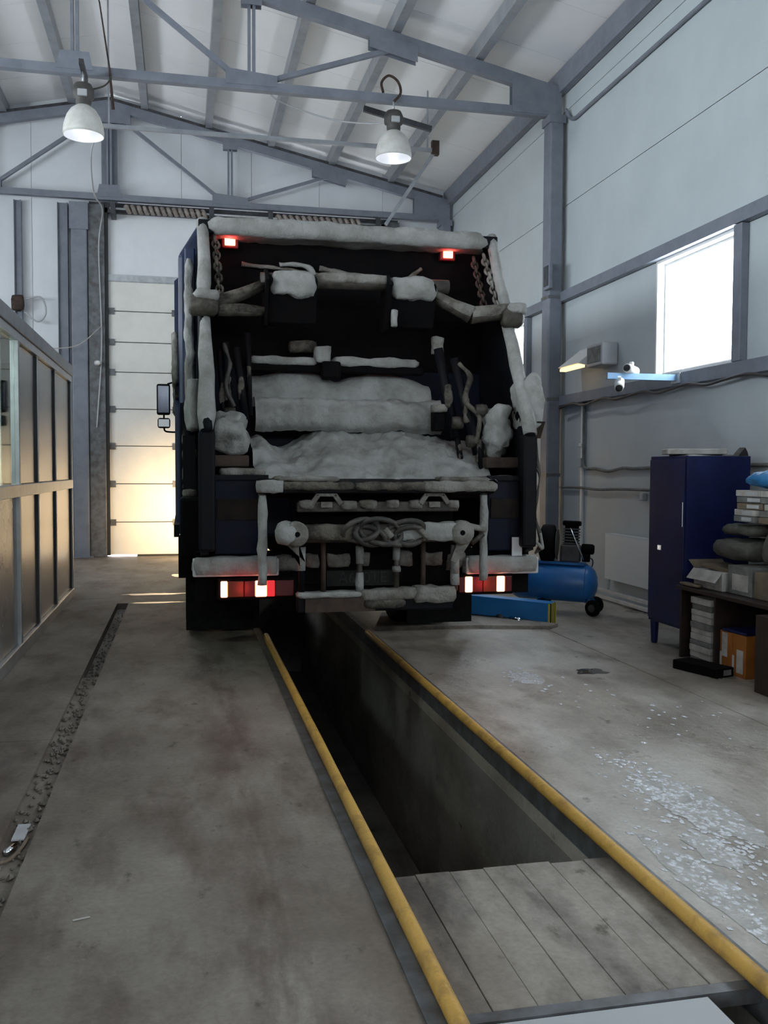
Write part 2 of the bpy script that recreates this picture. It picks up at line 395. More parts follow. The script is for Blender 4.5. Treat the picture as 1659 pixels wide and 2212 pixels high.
def window(n, x, sgn, a, b, WZ0=WZ0, WZ1=WZ1):                 # sgn: +1 the wall lies to +x
    t = thing('window_%d' % n, (x, (a+b)/2, WZ0), kind='structure')
    e = .055; xa, xb = sorted((x+sgn*.07, x+sgn*.115))
    B(xa, xb, a, a+e, WZ0, WZ1).build('frame_side', 'plastic_grey', t); B(xa, xb, b-e, b, WZ0, WZ1).build('frame_side', 'plastic_grey', t)
    B(xa, xb, a+e, b-e, WZ1-e, WZ1).build('frame_top', 'plastic_grey', t); B(xa, xb, a+e, b-e, WZ0, WZ0+e).build('frame_bottom', 'plastic_grey', t)
    B((xa+xb)/2-.004, (xa+xb)/2+.004, a+e, b-e, WZ0+e, WZ1-e).build('pane', 'window_glass', t)
    xi = sorted((x-sgn*.012, x+sgn*.07))
    B(*xi, b-.03, b, WZ0, WZ1).build('reveal', 'plastic_white', t); B(*xi, a, b-.03, WZ1-.03, WZ1).build('reveal', 'plastic_white', t)
    B(*sorted((x-sgn*.05, x+sgn*.07)), a, b-.03, WZ0-.005, WZ0+.02).build('sill', 'plastic_white', t)
    return t
for i, (a, b) in enumerate(WIN_R):
    window(i+1, XR, 1, a, b)
for i, (a, b) in enumerate(ADDED_WIN_L): window(i+5, XL, -1, a, b, LZ0, LZ1)  # unseen left windows, added for their light

# ---------------------------------------------------------------- far wall with the sectional gate
DX0, DX1, DZ = -1.27, 3.55, 5.90
t = thing('wall_back', (0, YB, 0), kind='structure')
xs = [XL, -5.9, -4.75, -3.6, -2.45, DX0]
for a, b in zip(xs, xs[1:]): MB().prism([(a+.003, 0), (b-.003, 0), (b-.003, roofz(b)), (a+.003, roofz(a))], 1, YB, YB+.12).build('panel', 'wall_sheet_vertical', t)
xs = [DX0, 0, 1.2, 2.4, DX1, XR]
for a, b in zip(xs, xs[1:]):
    MB().prism([(a+.003, DZ), (b-.003, DZ), (b-.003, roofz(b)), (a+.003, roofz(a))], 1, YB, YB+.12).build('panel', 'wall_sheet_vertical', t)
B(DX1, XR, YB, YB+.12, 0, DZ).build('panel', 'wall_sheet_vertical', t)
MB().prism([(XL, 0), (DX0, 0), (DX0, DZ), (DX1, DZ), (DX1, 0), (XR, 0), (XR, roofz(XR)), (RX, roofz(RX)), (XL, roofz(XL))], 1, YB+.13, YB+.16).build('panel_core', 'steel_dark', t)
d = thing('door_1', (1.1, YB-.1, 0), kind='structure')
zs = [.022, .59, 1.249, 1.897, 2.528, 3.156, 3.665, 4.188, 4.69]
for a, b in zip(zs, zs[1:]):
    B(DX0+.02, DX1-.02, YB-.10, YB-.05, a+.006, b-.006).build('panel', 'door_panel', d, bevel=.006)
B(DX0+.02, DX1-.02, YB-.085, YB-.06, .03, 4.69).build('panel_core', 'seal_black', d)
B(DX0+.02, DX1-.02, YB-.12, YB-.105, 4.695, 4.80).box(DX0+.02, DX1-.02, YB-.105, YB-.03, 4.685, 4.80).build('top_rail', 'galvanised', d)
B(DX0+.02, DX1-.02, YB-.07, YB-.04, 4.80, DZ).build('upper_panel', 'door_upper', d)
for z in zs[1:-1]:
    for x in (DX0+.10, -.13, 1.05, 2.3, DX1-.10): B(x-.045, x+.045, YB-.125, YB-.10, z-.06, z+.05).build('hinge', 'angle_steel', d)
B(DX0+.0, DX0+.05, YB-.16, YB-.0, 0.022, DZ).build('guide_track', 'seal_black', d); B(DX1-.05, DX1, YB-.16, YB-.0, 0.022, DZ).build('guide_track', 'seal_black', d)
B(-.78, DX1-.02, YB-.10, YB-.05, .001, .028).build('bottom_seal', 'seal_black', d)
# torsion spring shaft above the gate
t = thing('door_spring_shaft', (1.1, 16.25, 5.82), 'torsion spring shaft with two coiled springs above the tall gate', 'spring shaft')
MB().tube([(DX0+.1, 16.25, 5.84), (DX1-.1, 16.25, 5.84)], .018, 10).build('shaft', 'galvanised', t, True)
for a, b in ((-.93, .42), (1.6, 3.1)):
    MB().tube([(a+(b-a)*i/(14*12), 16.25+.045*math.cos(i*2*PI/12), 5.84+.045*math.sin(i*2*PI/12)) for i in range(14*12+1)], .036, 8).build('coil_spring', 'spring_steel', t, True)
for x in (DX0+.15, .5, 1.5, DX1-.15): B(x-.04, x+.04, 16.22, YB-.075, 5.72, 5.95).build('bracket', 'steel_dark', t)
B(DX0-.25, DX1+.25, 16.44, YB-.08, 5.82, 5.985).build('trim_3', 'steel_dark', kind='structure')
# gate frame post between the gate and the column
B(-1.545, DX0-.002, 16.42, YB, 0, 5.95).build('trim_1', 'angle_steel', kind='structure', bevel=.01)
B(DX1+.002, DX1+.28, 16.42, YB, 0, 5.95).build('trim_2', 'angle_steel', kind='structure', bevel=.01)
# near wall with an unseen closed gate; its glazed strip is added for daylight
t = thing('wall_front', (0, YF, 0), kind='structure')
for a, b in ((XL, GX0), (GX1, XR)): MB().prism([(a, 0), (b, 0), (b, 6.6), (a, 6.6)], 1, YF-.12, YF).build('panel', 'wall_sheet_vertical', t)
MB().prism([(GX0, GZ1), (GX1, GZ1), (GX1, 6.6), (GX0, 6.6)], 1, YF-.12, YF).build('panel', 'wall_sheet_vertical', t)
d = thing('door_2', (1.25, YF, 0), kind='structure')
for k in range(5): B(GX0, GX1, YF-.08, YF-.03, .01+k*GZ0/5, (k+1)*GZ0/5-.008).build('panel', 'door_panel', d)
B(GX0, GX1, YF-.10, YF-.081, 0, GZ0).build('panel_core', 'seal_black', d)
for k in range(5): B(GX0+.06+k*(GX1-GX0-.06)/5, GX0+(k+1)*(GX1-GX0-.06)/5, YF-.07, YF-.062, GZ0, GZ1).build('pane', 'window_glass', d); B(GX0+k*(GX1-GX0-.06)/5, GX0+.06+k*(GX1-GX0-.06)/5, YF-.08, YF-.03, GZ0, GZ1).build('glazing_bar', 'white_paint', d)
MB().prism([(XL, 6.6), (XR, 6.6), (RX, roofz(RX))], 1, YF-.12, YF).build('panel', 'wall_sheet_vertical', t)

# ---------------------------------------------------------------- roof panels
t = thing('ceiling', (RX, 5, 7.8), kind='structure')
ys = [YF+i*(YB+.12-YF)/20 for i in range(21)]
for a, b in zip(ys, ys[1:]):
    for xe, sg in ((XR+.12, 1), (XL-.12, -1)):
        q = [(RX, roofz(RX)), (xe, roofz(xe)), (xe, roofz(xe)+.12), (RX, roofz(RX)+.12)]
        MB().prism(q if sg > 0 else q[::-1], 1, a+.004, b-.004).build('panel', 'ceiling_sheet', t)
m = MB()
for xe in (XR+.12, XL-.12): m.prism([(RX, roofz(RX)+.03), (xe, roofz(xe)+.03), (xe, roofz(xe)+.15), (RX, roofz(RX)+.15)], 1, YF, YB+.12)
m.build('panel_core', 'purlin_steel', t)

# ---------------------------------------------------------------- purlins, eave beams
PUR = [-.53, -1.60, -2.66, -3.72, -4.78, .53, 1.59, 2.65, 3.71, 4.77]
ORD = ['first', 'second', 'third', 'fourth', 'fifth']
def cpurlin(x, name, label, cat, hgt=.20, wid=.11, m='purlin_steel', dz=0, group=None):
    z1 = roofz(x)-.012-dz; z0 = z1-hgt; th = .012; sg = 1 if x > RX else -1
    b = MB(); b.box(x-th/2, x+th/2, YF, YB, z0, z1)
    b.box(*sorted((x+th/2, x+sg*wid)) if sg > 0 else (x-wid, x-th/2), YF, YB, z0, z0+th)
    b.box(*sorted((x+th/2, x+sg*wid)) if sg > 0 else (x-wid, x-th/2), YF, YB, z1-th-.014, z1-.014)
    xl = (x+sg*wid); b.box(min(xl, xl-sg*th), max(xl, xl-sg*th), YF, YB, z0+th, z0+.04)
    return b.build(name, m, label=label, cat=cat, group=group)
for x in PUR:
    i = round((abs(x)-.53)/1.06); side = 'window-side' if x > 0 else 'booth-side'
    cpurlin(RX+x, 'roof_purlin', 'grey steel roof purlin, %s from the ridge on the %s slope' % (ORD[i], side), 'purlin', group='roof purlins')
for x, lab in ((XR-.10, 'deep grey eave beam above the window wall'), (XL+.10, 'deep grey eave beam above the wall behind the booth')):
    z1 = roofz(x)-.02; sg = 1 if x > 0 else -1; m = MB(); th = .014
    m.box(x-th/2, x+th/2, YF, YB, z1-.28, z1)
    a, b = sorted((x+sg*th/2, x+sg*.085)); m.box(a, b, YF, YB, z1-.28, z1-.28+th); m.box(a, b, YF, YB, z1-.05, z1-.05+th)
    m.build('eave_beam', 'steel_grey', label=lab, cat='beam')

# ---------------------------------------------------------------- trusses and columns
def truss(y, label, vis):
    t = thing('roof_truss', (RX, y, 6.0), label, 'truss', 'roof trusses')
    hw = .05
    def topz(x): return roofz(x)-.22-.075
    zb = 6.045
    for sg, xe in ((1, XR-.06), (-1, XL+.06)):
        MB().bar((RX, y, topz(RX)), (xe, y, topz(xe)), .10, .15).build('top_chord', 'steel_grey', t)
    MB().bar((XL+.12, y, zb), (XR-.12, y, zb), .10, .10).build('bottom_chord', 'steel_grey', t)
    for dx in (0, 2.0, -2.0):
        x = RX+dx
        for o in (-.028, .028): MB().bar((x+o, y, zb), (x+o, y, topz(x)), .034, .07, (0, 1, 0)).build('vertical', 'steel_grey', t)
    for sg in (1, -1):
        MB().bar((RX+sg*.25, y, topz(RX)-.25), (RX+sg*1.82, y, zb+.10), .06, .055).build('diagonal', 'steel_grey', t)
        MB().bar((RX+sg*2.2, y, zb+.08), (RX+sg*3.75, y, topz(RX+sg*3.75)-.10), .06, .055).build('diagonal', 'steel_grey', t)
    th = .012
    def gus(poly):
        for o in (-.058, .046): MB().prism(poly, 1, y+o, y+o+th).build('gusset', 'steel_grey', t)
    for sg in (1, -1):
        x = RX+sg*2.0; gus([(x-.30, zb+.0), (x+.30, zb+.0), (x+.30, zb+.13), (x-.30, zb+.18)] if sg > 0 else [(x-.30, zb), (x+.30, zb), (x+.30, zb+.18), (x-.30, zb+.13)])
        x = RX+sg*3.72; gus([(x-.30, topz(x-.3)-.20), (x+.30, topz(x+.3)-.20), (x+.30, topz(x+.3)), (x-.30, topz(x-.3))])
        x = (XR-.4) if sg > 0 else (XL+.4); gus([(x-.33, zb-.03), (x+.33, zb-.03), (x+.33, topz(x+.33)), (x-.33, topz(x-.33))])
        x = RX+sg*2.0; gus([(x-.12, topz(x)-.16), (x+.12, topz(x)-.16), (x+.12, topz(x+.12)), (x-.12, topz(x-.12))])
    gus([(RX-.35, topz(RX)-.30), (RX+.35, topz(RX)-.30), (RX+.35, topz(RX+.35)), (RX, topz(RX)), (RX-.35, topz(RX-.35))])
    gus([(RX-.2, zb), (RX+.2, zb), (RX+.16, zb+.2), (RX-.16, zb+.2)])
    return t
truss(11.3, 'bolted grey steel roof truss over the truck carrying both pendant lamps', 1)
t = truss(16.36, 'grey steel roof truss directly above the tall gate', 1)
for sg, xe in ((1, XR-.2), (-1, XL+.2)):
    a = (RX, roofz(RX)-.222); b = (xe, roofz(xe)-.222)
    MB().prism([a, b, (b[0], b[1]+.05), (a[0], a[1]+.05)] if sg > 0 else [b, a, (a[0], a[1]+.05), (b[0], b[1]+.05)], 1, 16.31, 16.41).build('shadow_strip', 'steel_dark', t)  # dark strip standing in for the shadow gap above the top chord
t = thing('gable_post', (RX, 16.5, 6.0), 'thick grey gable post under the ridge on the far wall', 'post')
B(RX-.10, RX+.10, 16.45, YB, 5.99, 7.50).build('web', 'steel_grey', t); B(RX-.13, RX+.13, 16.43, 16.45, 5.99, 7.50).build('flange', 'steel_grey', t)
truss(6.2, 'grey steel roof truss over the pit, nearer than the lamps', 0)
truss(1.1, 'grey steel roof truss over the near end of the pit', 0)
for y, x, lab in ((11.3, XR-.15, 'blue-grey steel column against the window wall behind the compressor'), (16.36, XR-.15, 'blue-grey steel column in the far corner by the gate'),
             (6.2, XR-.15, 'blue-grey steel column on the window wall beyond the dark desk'), (1.1, XR-.15, 'blue-grey steel column on the window wall near the photographer'),
             (11.3, XL+.15, 'blue-grey steel column on the wall behind the booth, middle bay'), (16.36, XL+.15, 'blue-grey steel column in the far corner behind the booth'),
             (6.2, XL+.15, 'blue-grey steel column on the wall behind the booth, near bay'), (1.1, XL+.15, 'blue-grey steel column on the wall behind the booth, nearest bay')):
    t = thing('steel_column', (x, y, 0), lab, 'column')
    B(x-.09, x+.09, y-.12, y+.12, .02, 6.0).build('shaft', 'steel_grey', t, bevel=.02)
    B(x-.12, x+.12, y-.18, y+.18, 0, .02).build('base_plate', 'steel_grey', t)
    B(x-.11, x+.11, y-.13, y+.13, 5.90, 6.0).build('cap_plate', 'steel_grey', t)
    for z in (1.45, 2.42, 3.72): B(x-.096, x+.096, y-.126, y+.126, z-.02, z+.02).build('clamp_band', 'angle_steel', t)
t = thing('gable_column', (-1.68, 16.45, 0), 'tall grey steel column left of the gate', 'column')
B(-1.81, -1.55, 16.38, YB, 0, 5.95).build('shaft', 'steel_grey', t, bevel=.02)
B(-1.87, -1.49, 16.32, YB, 0, .02).build('base_plate', 'steel_grey', t); B(-1.83, -1.53, 16.36, YB, 5.5, 5.95).build('cap_plate', 'steel_grey', t)
for x, wd, lab in ((-2.66, .09, 'thin grey wall post on the far wall above the booth'), (-1.95, .14, 'grey wall post beside the tall gate column'), (-4.2, .09, 'thin grey wall post far left on the far wall')):
    t = thing('wall_post', (x, 16.55, 0), lab, 'post')
    B(x-wd/2, x+wd/2, 16.50, YB, 0, 5.95).build('web', 'steel_grey', t); B(x-wd/2-.012, x-wd/2, 16.46, YB, 0, 5.95).build('flange', 'steel_grey', t); B(x+wd/2, x+wd/2+.012, 16.46, YB, 0, 5.95).build('flange', 'steel_grey', t)

# wall girts on the window wall and window posts
for z, h_, lab in ((3.72, .12, 'grey steel wall rail along the tops of the windows'), (2.40, .12, 'grey steel wall rail along the bottoms of the windows')):
    m = MB(); x = XR
    m.box(x-.085, x-.075, YF, YB, z-h_/2, z+h_/2); m.box(x-.075, x-.002, YF, YB, z+h_/2-.008, z+h_/2); m.box(x-.075, x-.002, YF, YB, z-h_/2, z-h_/2+.008)
    m.build('wall_rail', 'steel_grey', label=lab, cat='rail')
for a, b in WIN_R[1:]:
    lab = {2.27: 'grey window post beside the window nearest the photographer', 7.38: 'grey post at the near side of the bright window above the desk', 12.5: 'grey post of the window partly hidden behind the truck'}[a]
    B(XR-.08, XR-.002, a-.13, a-.005, 2.465, 3.655).build('window_post', 'steel_grey', label=lab, cat='post', bevel=.008)
for x, z, lab in ((XL, 5.08, 'grey rail over the added left wall windows'), (XL, 3.12, 'grey rail below the added left wall windows')):
    B(x+.002, x+.08, YF, YB, z-.06, z+.06).build('wall_rail', 'steel_grey', label=lab, cat='rail')

# conduit under the eave beam
m = MB().tube(path([(4.74, 11.13, 6.05), (4.77, 11.05, 5.92), (4.77, 10.9, 5.87), (4.77, 10.6, 5.87), (4.77, 9.0, 5.87), (4.77, 6.5, 5.87), (4.77, 3.0, 5.87), (4.77, -3.0, 5.87)], 5), .022, 8)
m.build('wall_conduit', 'steel_grey', smooth=True, label='thin conduit running along the wall just below the eave beam', cat='conduit')

# ---------------------------------------------------------------- glazed booth on the left
t = thing('wall_partition', (-1.29, 7, 0), kind='structure')
bx0, bx1, by0, by1, bz = -1.33, -1.27, 1.5, 11.42, 2.70
posts = [1.5, 3.6, 5.7, 7.83, by1-.03]
for y in posts: B(bx0, bx1+.004, y-.03, y+.03, 0, bz-.12).build('post', 'aluminium', t, bevel=.006)
B(bx0, bx1+.01, by0, by1, 0, .10).build('sill_rail', 'aluminium', t, bevel=.006)
B(bx0, bx1+.008, by0, by1, 1.275, 1.375).build('middle_rail', 'aluminium', t, bevel=.006)
B(bx0-.02, bx1+.02, by0, by1, bz-.12, bz).build('top_rail', 'purlin_steel', t, bevel=.006)
B(bx0, bx1+.006, by0, by1, bz-.19, bz-.125).build('head_rail', 'aluminium', t)
divs = [7.86, 8.83, 10.02, by1-.06]
for y in divs[1:]: 
    B(bx0+.008, bx1-.008, y-.035, y+.0, .105, 1.27).build('mullion', 'frame_dark', t); B(bx0+.008, bx1-.008, y-.035, y+.0, 1.38, bz-.195).build('mullion', 'frame_dark', t)
    B(bx0+.0, bx1-.001, y+.001, y+.028, .105, 1.27).build('mullion', 'aluminium', t); B(bx0+.0, bx1-.001, y+.001, y+.028, 1.38, bz-.195).build('mullion', 'aluminium', t)
for a, b in zip(divs, divs[1:]):
    B(-1.306, -1.296, a+.03, b-.036, .105, 1.27).build('panel', 'partition_sheet', t); B(-1.306, -1.296, a+.03, b-.036, 1.38, bz-.195).build('panel', 'partition_sheet', t)
for a, b in zip(posts[:-1], posts[1:-1]):
    B(-1.306, -1.296, a+.032, b-.032, .105, 1.27).build('panel', 'partition_sheet', t); B(-1.303, -1.297, a+.032, b-.032, 1.38, bz-.195).build('pane', 'booth_glass', t)
B(-4.3, bx0-.002, by1-.06, by1, 0, bz).build('end_panel', 'partition_sheet', t)
B(-4.3, bx0-.002, by0, by0+.06, 0, bz).build('end_panel', 'partition_sheet', t)
B(-4.36, -4.3, by0, by1, 0, bz).build('rear_panel', 'plastic_white', t); B(-4.3, bx0-.025, by0, by1, bz, bz+.04).build('roof_panel', 'plastic_white', t)
B(-4.2, bx0-.1, 7.95, 8.0, 0, bz-.01).build('inner_wall', 'plastic_white', t)
# inside the booth: a small strip light, a notice board and a shelf seen through the glass
t = thing('strip_light', (-2.4, 6.2, 2.62), 'strip light glowing inside the booth', 'lamp')
B(-2.46, -2.34, 5.6, 6.8, 2.64, 2.695).build('housing', 'plastic_white', t)
MB().tube([(-2.4, 5.65, 2.615), (-2.4, 6.75, 2.615)], .016, 10).build('tube', 'lamp_bulb', t, True)
l = bpy.data.lights.new('tube_light', 'POINT'); l.energy = 90; l.color = (.95, 1, .97); l.shadow_soft_size = .2
lo = bpy.data.objects.new('tube_light', l); COL.objects.link(lo); lo.parent = t; lo.location = (0, 0, -.12)
t = thing('wall_board', (-2.0, 7.93, 1.6), 'pale notice board inside the booth behind the glass', 'board')
B(-2.5, -1.55, 7.915, 7.948, 1.55, 2.15).build('frame', 'plastic_grey', t); B(-2.46, -1.59, 7.908, 7.914, 1.59, 2.11).build('sheet', 'paper', t)

# ---------------------------------------------------------------- pendant lamps
def lamp(x, y, zrim, zhang, label):
    t = thing('pendant_lamp', (x, y, zrim), label, 'lamp', 'high bay pendant lamps')
    R_ = .222
    outer = [(R_, 0), (R_*1.0, .05), (R_*.95, .12), (R_*.82, .21), (R_*.62, .28), (R_*.36, .325)]
    inner = [(r-.008, h-.006 if h else .001) for r, h in outer]
    m = MB(); seg = 32
    prof = outer
    V = []; Fs = []
    for pr in (outer, inner):
        for r, h in pr:
            for k in range(seg): V.append((x+r*math.cos(2*PI*k/seg), y+r*math.sin(2*PI*k/seg), zrim+h))
    n = len(outer)
    Fo = [(i*seg+k, i*seg+(k+1) % seg, (i+1)*seg+(k+1) % seg, (i+1)*seg+k) for i in range(n-1) for k in range(seg)]
    rim = [(k, n*seg+k, n*seg+(k+1) % seg, (k+1) % seg) for k in range(seg)]
    MB().add(V, Fo+rim).build('shade', 'lamp_shade', t, True)
    MB().add(V[n*seg:], [tuple(reversed(f)) for f in Fo]+[tuple(range((n-1)*seg, n*seg))]).build('reflector', 'lamp_inner', t, True)
    MB().lathe([(.02, .30), (.045, .22), (.05, .15), (.03, .09), (.005, .075)], (x, y, zrim), 2, 16).build('bulb', 'lamp_bulb', t, True)
    MB().lathe([(.075, .315), (.085, .36), (.085, .40), (.115, .42), (.118, .50), (.09, .56), (.03, .58)], (x, y, zrim), 2, 20).build('ballast_housing', 'ballast_grey', t, True)
    B(x-.05, x+.05, y-.13, y-.095, zrim+.40, zrim+.47).build('junction_box', 'plastic_grey', t, bevel=.006)
    MB().tube([(x, y, zrim+.58), (x, y, zhang)], .012, 8).build('stem', 'galvanised', t, True)
    l = bpy.data.lights.new('lamp_light', 'SPOT'); l.energy = 55; l.color = (.93, .96, 1); l.spot_size = 2.2; l.spot_blend = .6; l.shadow_soft_size = .12
    lo = bpy.data.objects.new('lamp_light', l); COL.objects.link(lo); lo.parent = t; lo.location = (0, 0, .03)
    return t
t1 = lamp(-1.06, 10.95, 5.20, 5.90, 'white dome pendant lamp left of the truck, over the booth')
MB().bar((-1.06, 10.75, 5.93), (-1.06, 11.245, 5.93), .05, .06).build('hanger_arm', 'steel_dark', t1)
MB().tube(path([(-1.02, 10.95, 5.70), (-.85, 11.0, 5.78), (-.78, 11.1, 5.9), (-.78, 11.2, 5.97)], 5), .010, 6).build('cable', 'hose_rubber', t1, True)
t2 = lamp(2.53, 11.2, 5.30, 5.985, 'white dome pendant lamp hooked on the truss above the truck')
MB().tube(path([(2.53, 11.2, 5.98), (2.62, 11.22, 6.10), (2.60, 11.28, 6.26), (2.49, 11.3, 6.33), (2.40, 11.3, 6.24), (2.42, 11.3, 6.12)], 6), .016, 8).build('hook', 'rust', t2, True)
MB().tube(path([(-.78, 11.22, 5.98), (-.66, 11.2, 5.75), (-.64, 11.15, 5.62)], 5), .02, 6, amp=.01).build('cable_end', 'rust', label='frayed dark cable end hanging beside the booth-side pendant lamp', cat='cable') if 0 else None
MB().tube([(-1.03, 11.20, 8.0-.72), (-.90, 11.22, 6.8), (-.80, 11.23, 6.10), (-.76, 11.22, 5.62)], [.009, .010, .012, .022], 6).build('hanging_cable', 'rust', label='dark rusty cable hanging past the truss by the booth-side lamp', cat='cable')

# light tube, short strut and brace rods between the trusses
t = thing('cross_tie', (1.2, 12.5, 5.85), 'pale horizontal tie bar strung behind the two pendant lamps', 'tie bar')
MB().bar((-1.0, 12.5, 5.868), (3.42, 12.5, 5.895), .04, .05).build('bar', 'purlin_steel', t)
MB().bar((3.42, 12.5, 5.90), (2.72, 12.5, 4.85), .045, .05, (0, 1, 0)).build('brace', 'purlin_steel', t)
B(3.36, 3.46, 12.46, 12.54, 5.83, 6.02).build('bracket', 'rust', t)
for x in (-.9, 3.30): MB().bar((x, 12.5, 5.88), (x, 12.5, roofz(x)-.21), .02, .02).build('hanger', 'purlin_steel', t)
MB().bar((2.31, 12.0, 6.18), (3.22, 12.0, 5.99), .05, .07).build('roof_strut', 'steel_dark', label='short dark strut sloping behind the lamp above the truck', cat='strut')
MB().tube(path([(1.0, 11.355, 6.05), (1.24, 11.9, 6.13), (1.87, 11.9, 5.97), (2.44, 11.6, 5.86), (2.50, 11.34, 5.90)], 6), .010, 6).build('sagging_cable', 'plastic_grey', label='thin sagging cable under the roof left of the truck lamp', cat='cable')
MB().tube(path([(-.98, 12.5, 5.86), (-1.14, 12.75, 5.62), (-1.24, 14.2, 5.5), (-1.26, 15.9, 5.7), (-1.36, 16.35, 5.2), (-1.33, 16.38, 3.6), (-1.42, 16.39, 2.2)], 10), .012, 6).build('hanging_cable', 'plastic_grey', label='thin pale cable dropping down the gate frame from the lamp', cat='cable')
MB().tube(path([(-1.33, 16.36, 3.9), (-1.7, 16.2, 3.55), (-2.2, 16.3, 3.5), (-2.6, 16.4, 3.56)], 8), .008, 6).build('slack_wire', 'paper', label='slack pale wire strung past the grey gate column', cat='wire')
# ridge bracing seen at the upper left
for x, lab in ((-1.50, 'grey bridging strut between the two ridge purlins near the top of the photo'),):
    MB().bar((RX-.50, 12.35, roofz(RX)-.33), (RX+.50, 12.35, roofz(RX)-.33), .05, .06).build('bridging_strut', 'steel_grey', label=lab, cat='strut')

# ---------------------------------------------------------------- small fittings on the far wall
t = thing('wall_spotlight', (-1.38, 16.3, 3.3), 'small bright spotlight on the gate frame left of the gate', 'spotlight')
MB().bar((-1.38, 16.415, 3.3), (-1.38, 16.27, 3.3), .03, .03).build('arm', 'plastic_white', t)
MB(at(-1.36, 16.25, 3.28, .5, 0, 0)).lathe([(.02, 0), (.035, .02), (.05, .10)], (0, 0, 0), 1, 14).build('head', 'plastic_white', t, True)
t = thing('hose_reel', (-2.66, 16.4, 4.2), 'dark wall fitting with loops of cable above the booth', 'fitting')
MB().lump(-2.76, -2.56, 16.36, 16.455, 4.12, 4.38, .04, .02).build('box', 'rust', t, True)
MB().tube(path([(-2.6, 16.42, 4.3), (-2.3, 16.42, 4.35), (-2.22, 16.42, 4.1), (-2.35, 16.42, 3.95), (-2.55, 16.42, 4.1)], 6), .016, 6).build('cable_loop', 'plastic_grey', t, True)

# ---------------------------------------------------------------- fittings on the window wall
t = thing('wall_heater', (4.7, 10.1, 2.7), 'white wall-mounted unit with slanted cover and warm lit underside', 'wall unit')
B(4.60, XR-.002, 9.70, 10.12, 2.70, 2.96).build('housing', 'plastic_grey', t, bevel=.02)
B(4.595, 4.60, 9.74, 10.08, 2.74, 2.92).build('grille', 'binder_grey', t)
MB().prism([(4.50, 2.76), (4.62, 2.74), (XR-.002, 2.95), (XR-.002, 2.99)], 1, 10.13, 10.72).build('cover', 'plastic_white', t, bevel=.004)
B(4.52, 4.60, 10.15, 10.70, 2.715, 2.745).build('lamp_strip', 'warm_lamp', t)
B(4.62, XR-.002, 10.2, 10.3, 2.745, 2.78).build('mount', 'plastic_grey', t)
t = thing('camera_bracket', (4.4, 8.3, 2.4), 'pale blue steel arm sticking out below the bright window', 'bracket')
m = MB(); m.box(3.98, 4.71, 8.26, 8.268, 2.385, 2.445).box(3.98, 4.71, 8.268, 8.31, 2.437, 2.445).box(3.98, 4.71, 8.268, 8.31, 2.385, 2.393)
m.build('arm', 'arm_blue', t)
B(4.70, 4.714, 8.2, 8.36, 2.36, 2.46).build('foot_plate', 'galvanised', t)
def camera_unit(x, y, z, rz, rx, lab):
    t = thing('security_camera', (x, y, z), lab, 'camera')
    T = at(x, y, z, rz, rx)
    MB(T).lathe([(.0, -.10), (.042, -.098), (.046, -.06), (.046, .09), (.03, .10), (.0, .10)], (0, 0, -.02), 1, 18).build('body', 'plastic_white', t, True)
    MB(T).lathe([(.0, -.104), (.034, -.104), (.034, -.099), (0, -.099)], (0, 0, -.02), 1, 16).build('lens', 'seal_black', t, True)
    MB(T).box(-.015, .015, -.02, .02, .02, .055).build('mount', 'plastic_white', t)
camera_unit(4.09, 8.235, 2.355, -.5, .5, 'white security camera tilted down from the end of the blue arm')
camera_unit(4.24, 8.29, 2.50, -.9, -.1, 'white security camera lying on top of the blue arm')
# conduits: each is a tube that sags between clips
def hose(name, pts, r, m, label, cat, n=8): return MB().tube(path(pts, n), r, 8).build(name, m, smooth=True, label=label, cat=cat)
t = thing('cable_conduit', (4.76, 10.57, .4), 'vertical white conduit running down the wall beside the column', 'conduit')
B(4.765, XR-.001, 10.56, 10.61, .15, 2.335).build('channel', 'plastic_white', t, bevel=.004); B(4.74, XR-.001, 10.545, 10.625, 1.55, 1.66).build('socket', 'plastic_grey', t, bevel=.006); B(4.745, XR-.001, 10.55, 10.62, 1.80, 1.84).build('socket', 'plastic_white', t, bevel=.006)
hose('wall_hose', [(4.77, 10.53, 2.33), (4.77, 10.53, 1.9), (4.77, 10.52, 1.62), (4.77, 10.45, 1.535), (4.77, 10.2, 1.53), (4.77, 9.85, 1.50), (4.77, 9.5, 1.535), (4.77, 9.2, 1.53), (4.77, 8.4, 1.55), (4.77, 7.2, 1.56), (4.77, 5.4, 1.55)], .018, 'binder_grey', 'sagging grey hose along the wall above the radiator, upper of two', 'hose')
hose('wall_pipe', [(4.76, 11.15, 1.295), (4.76, 10.6, 1.30), (4.76, 10.1, 1.285), (4.76, 9.6, 1.30), (4.76, 9.0, 1.305), (4.76, 7.4, 1.31)], .016, 'binder_grey', 'thin grey pipe along the wall above the radiator, lower of two', 'pipe')
hose('cable_bundle', [(4.69, 11.1, 2.30)]+[(4.69+.01*math.sin(i), 11.0-i*.3, 2.315+.022*math.sin(i*2.1)) for i in range(1, 15)], .014, 'frame_dark', 'dark wavy cable bundle tied under the lower wall rail', 'cable')
B(4.74, XR-.002, 8.97, 9.05, 1.19, 1.27).build('pipe_clip', 'plastic_grey', label='small grey pipe clip above the radiator by the locker', cat='clip', bevel=.01)
t = thing('junction_box', (4.54, 11.2, 3.95), 'small dark box fixed to the side of the column', 'box')
B(4.51, 4.558, 11.05, 11.25, 3.80, 4.13).build('case', 'steel_grey', t, bevel=.008); B(4.503, 4.51, 11.08, 11.22, 3.84, 4.09).build('lid', 'steel_dark', t)
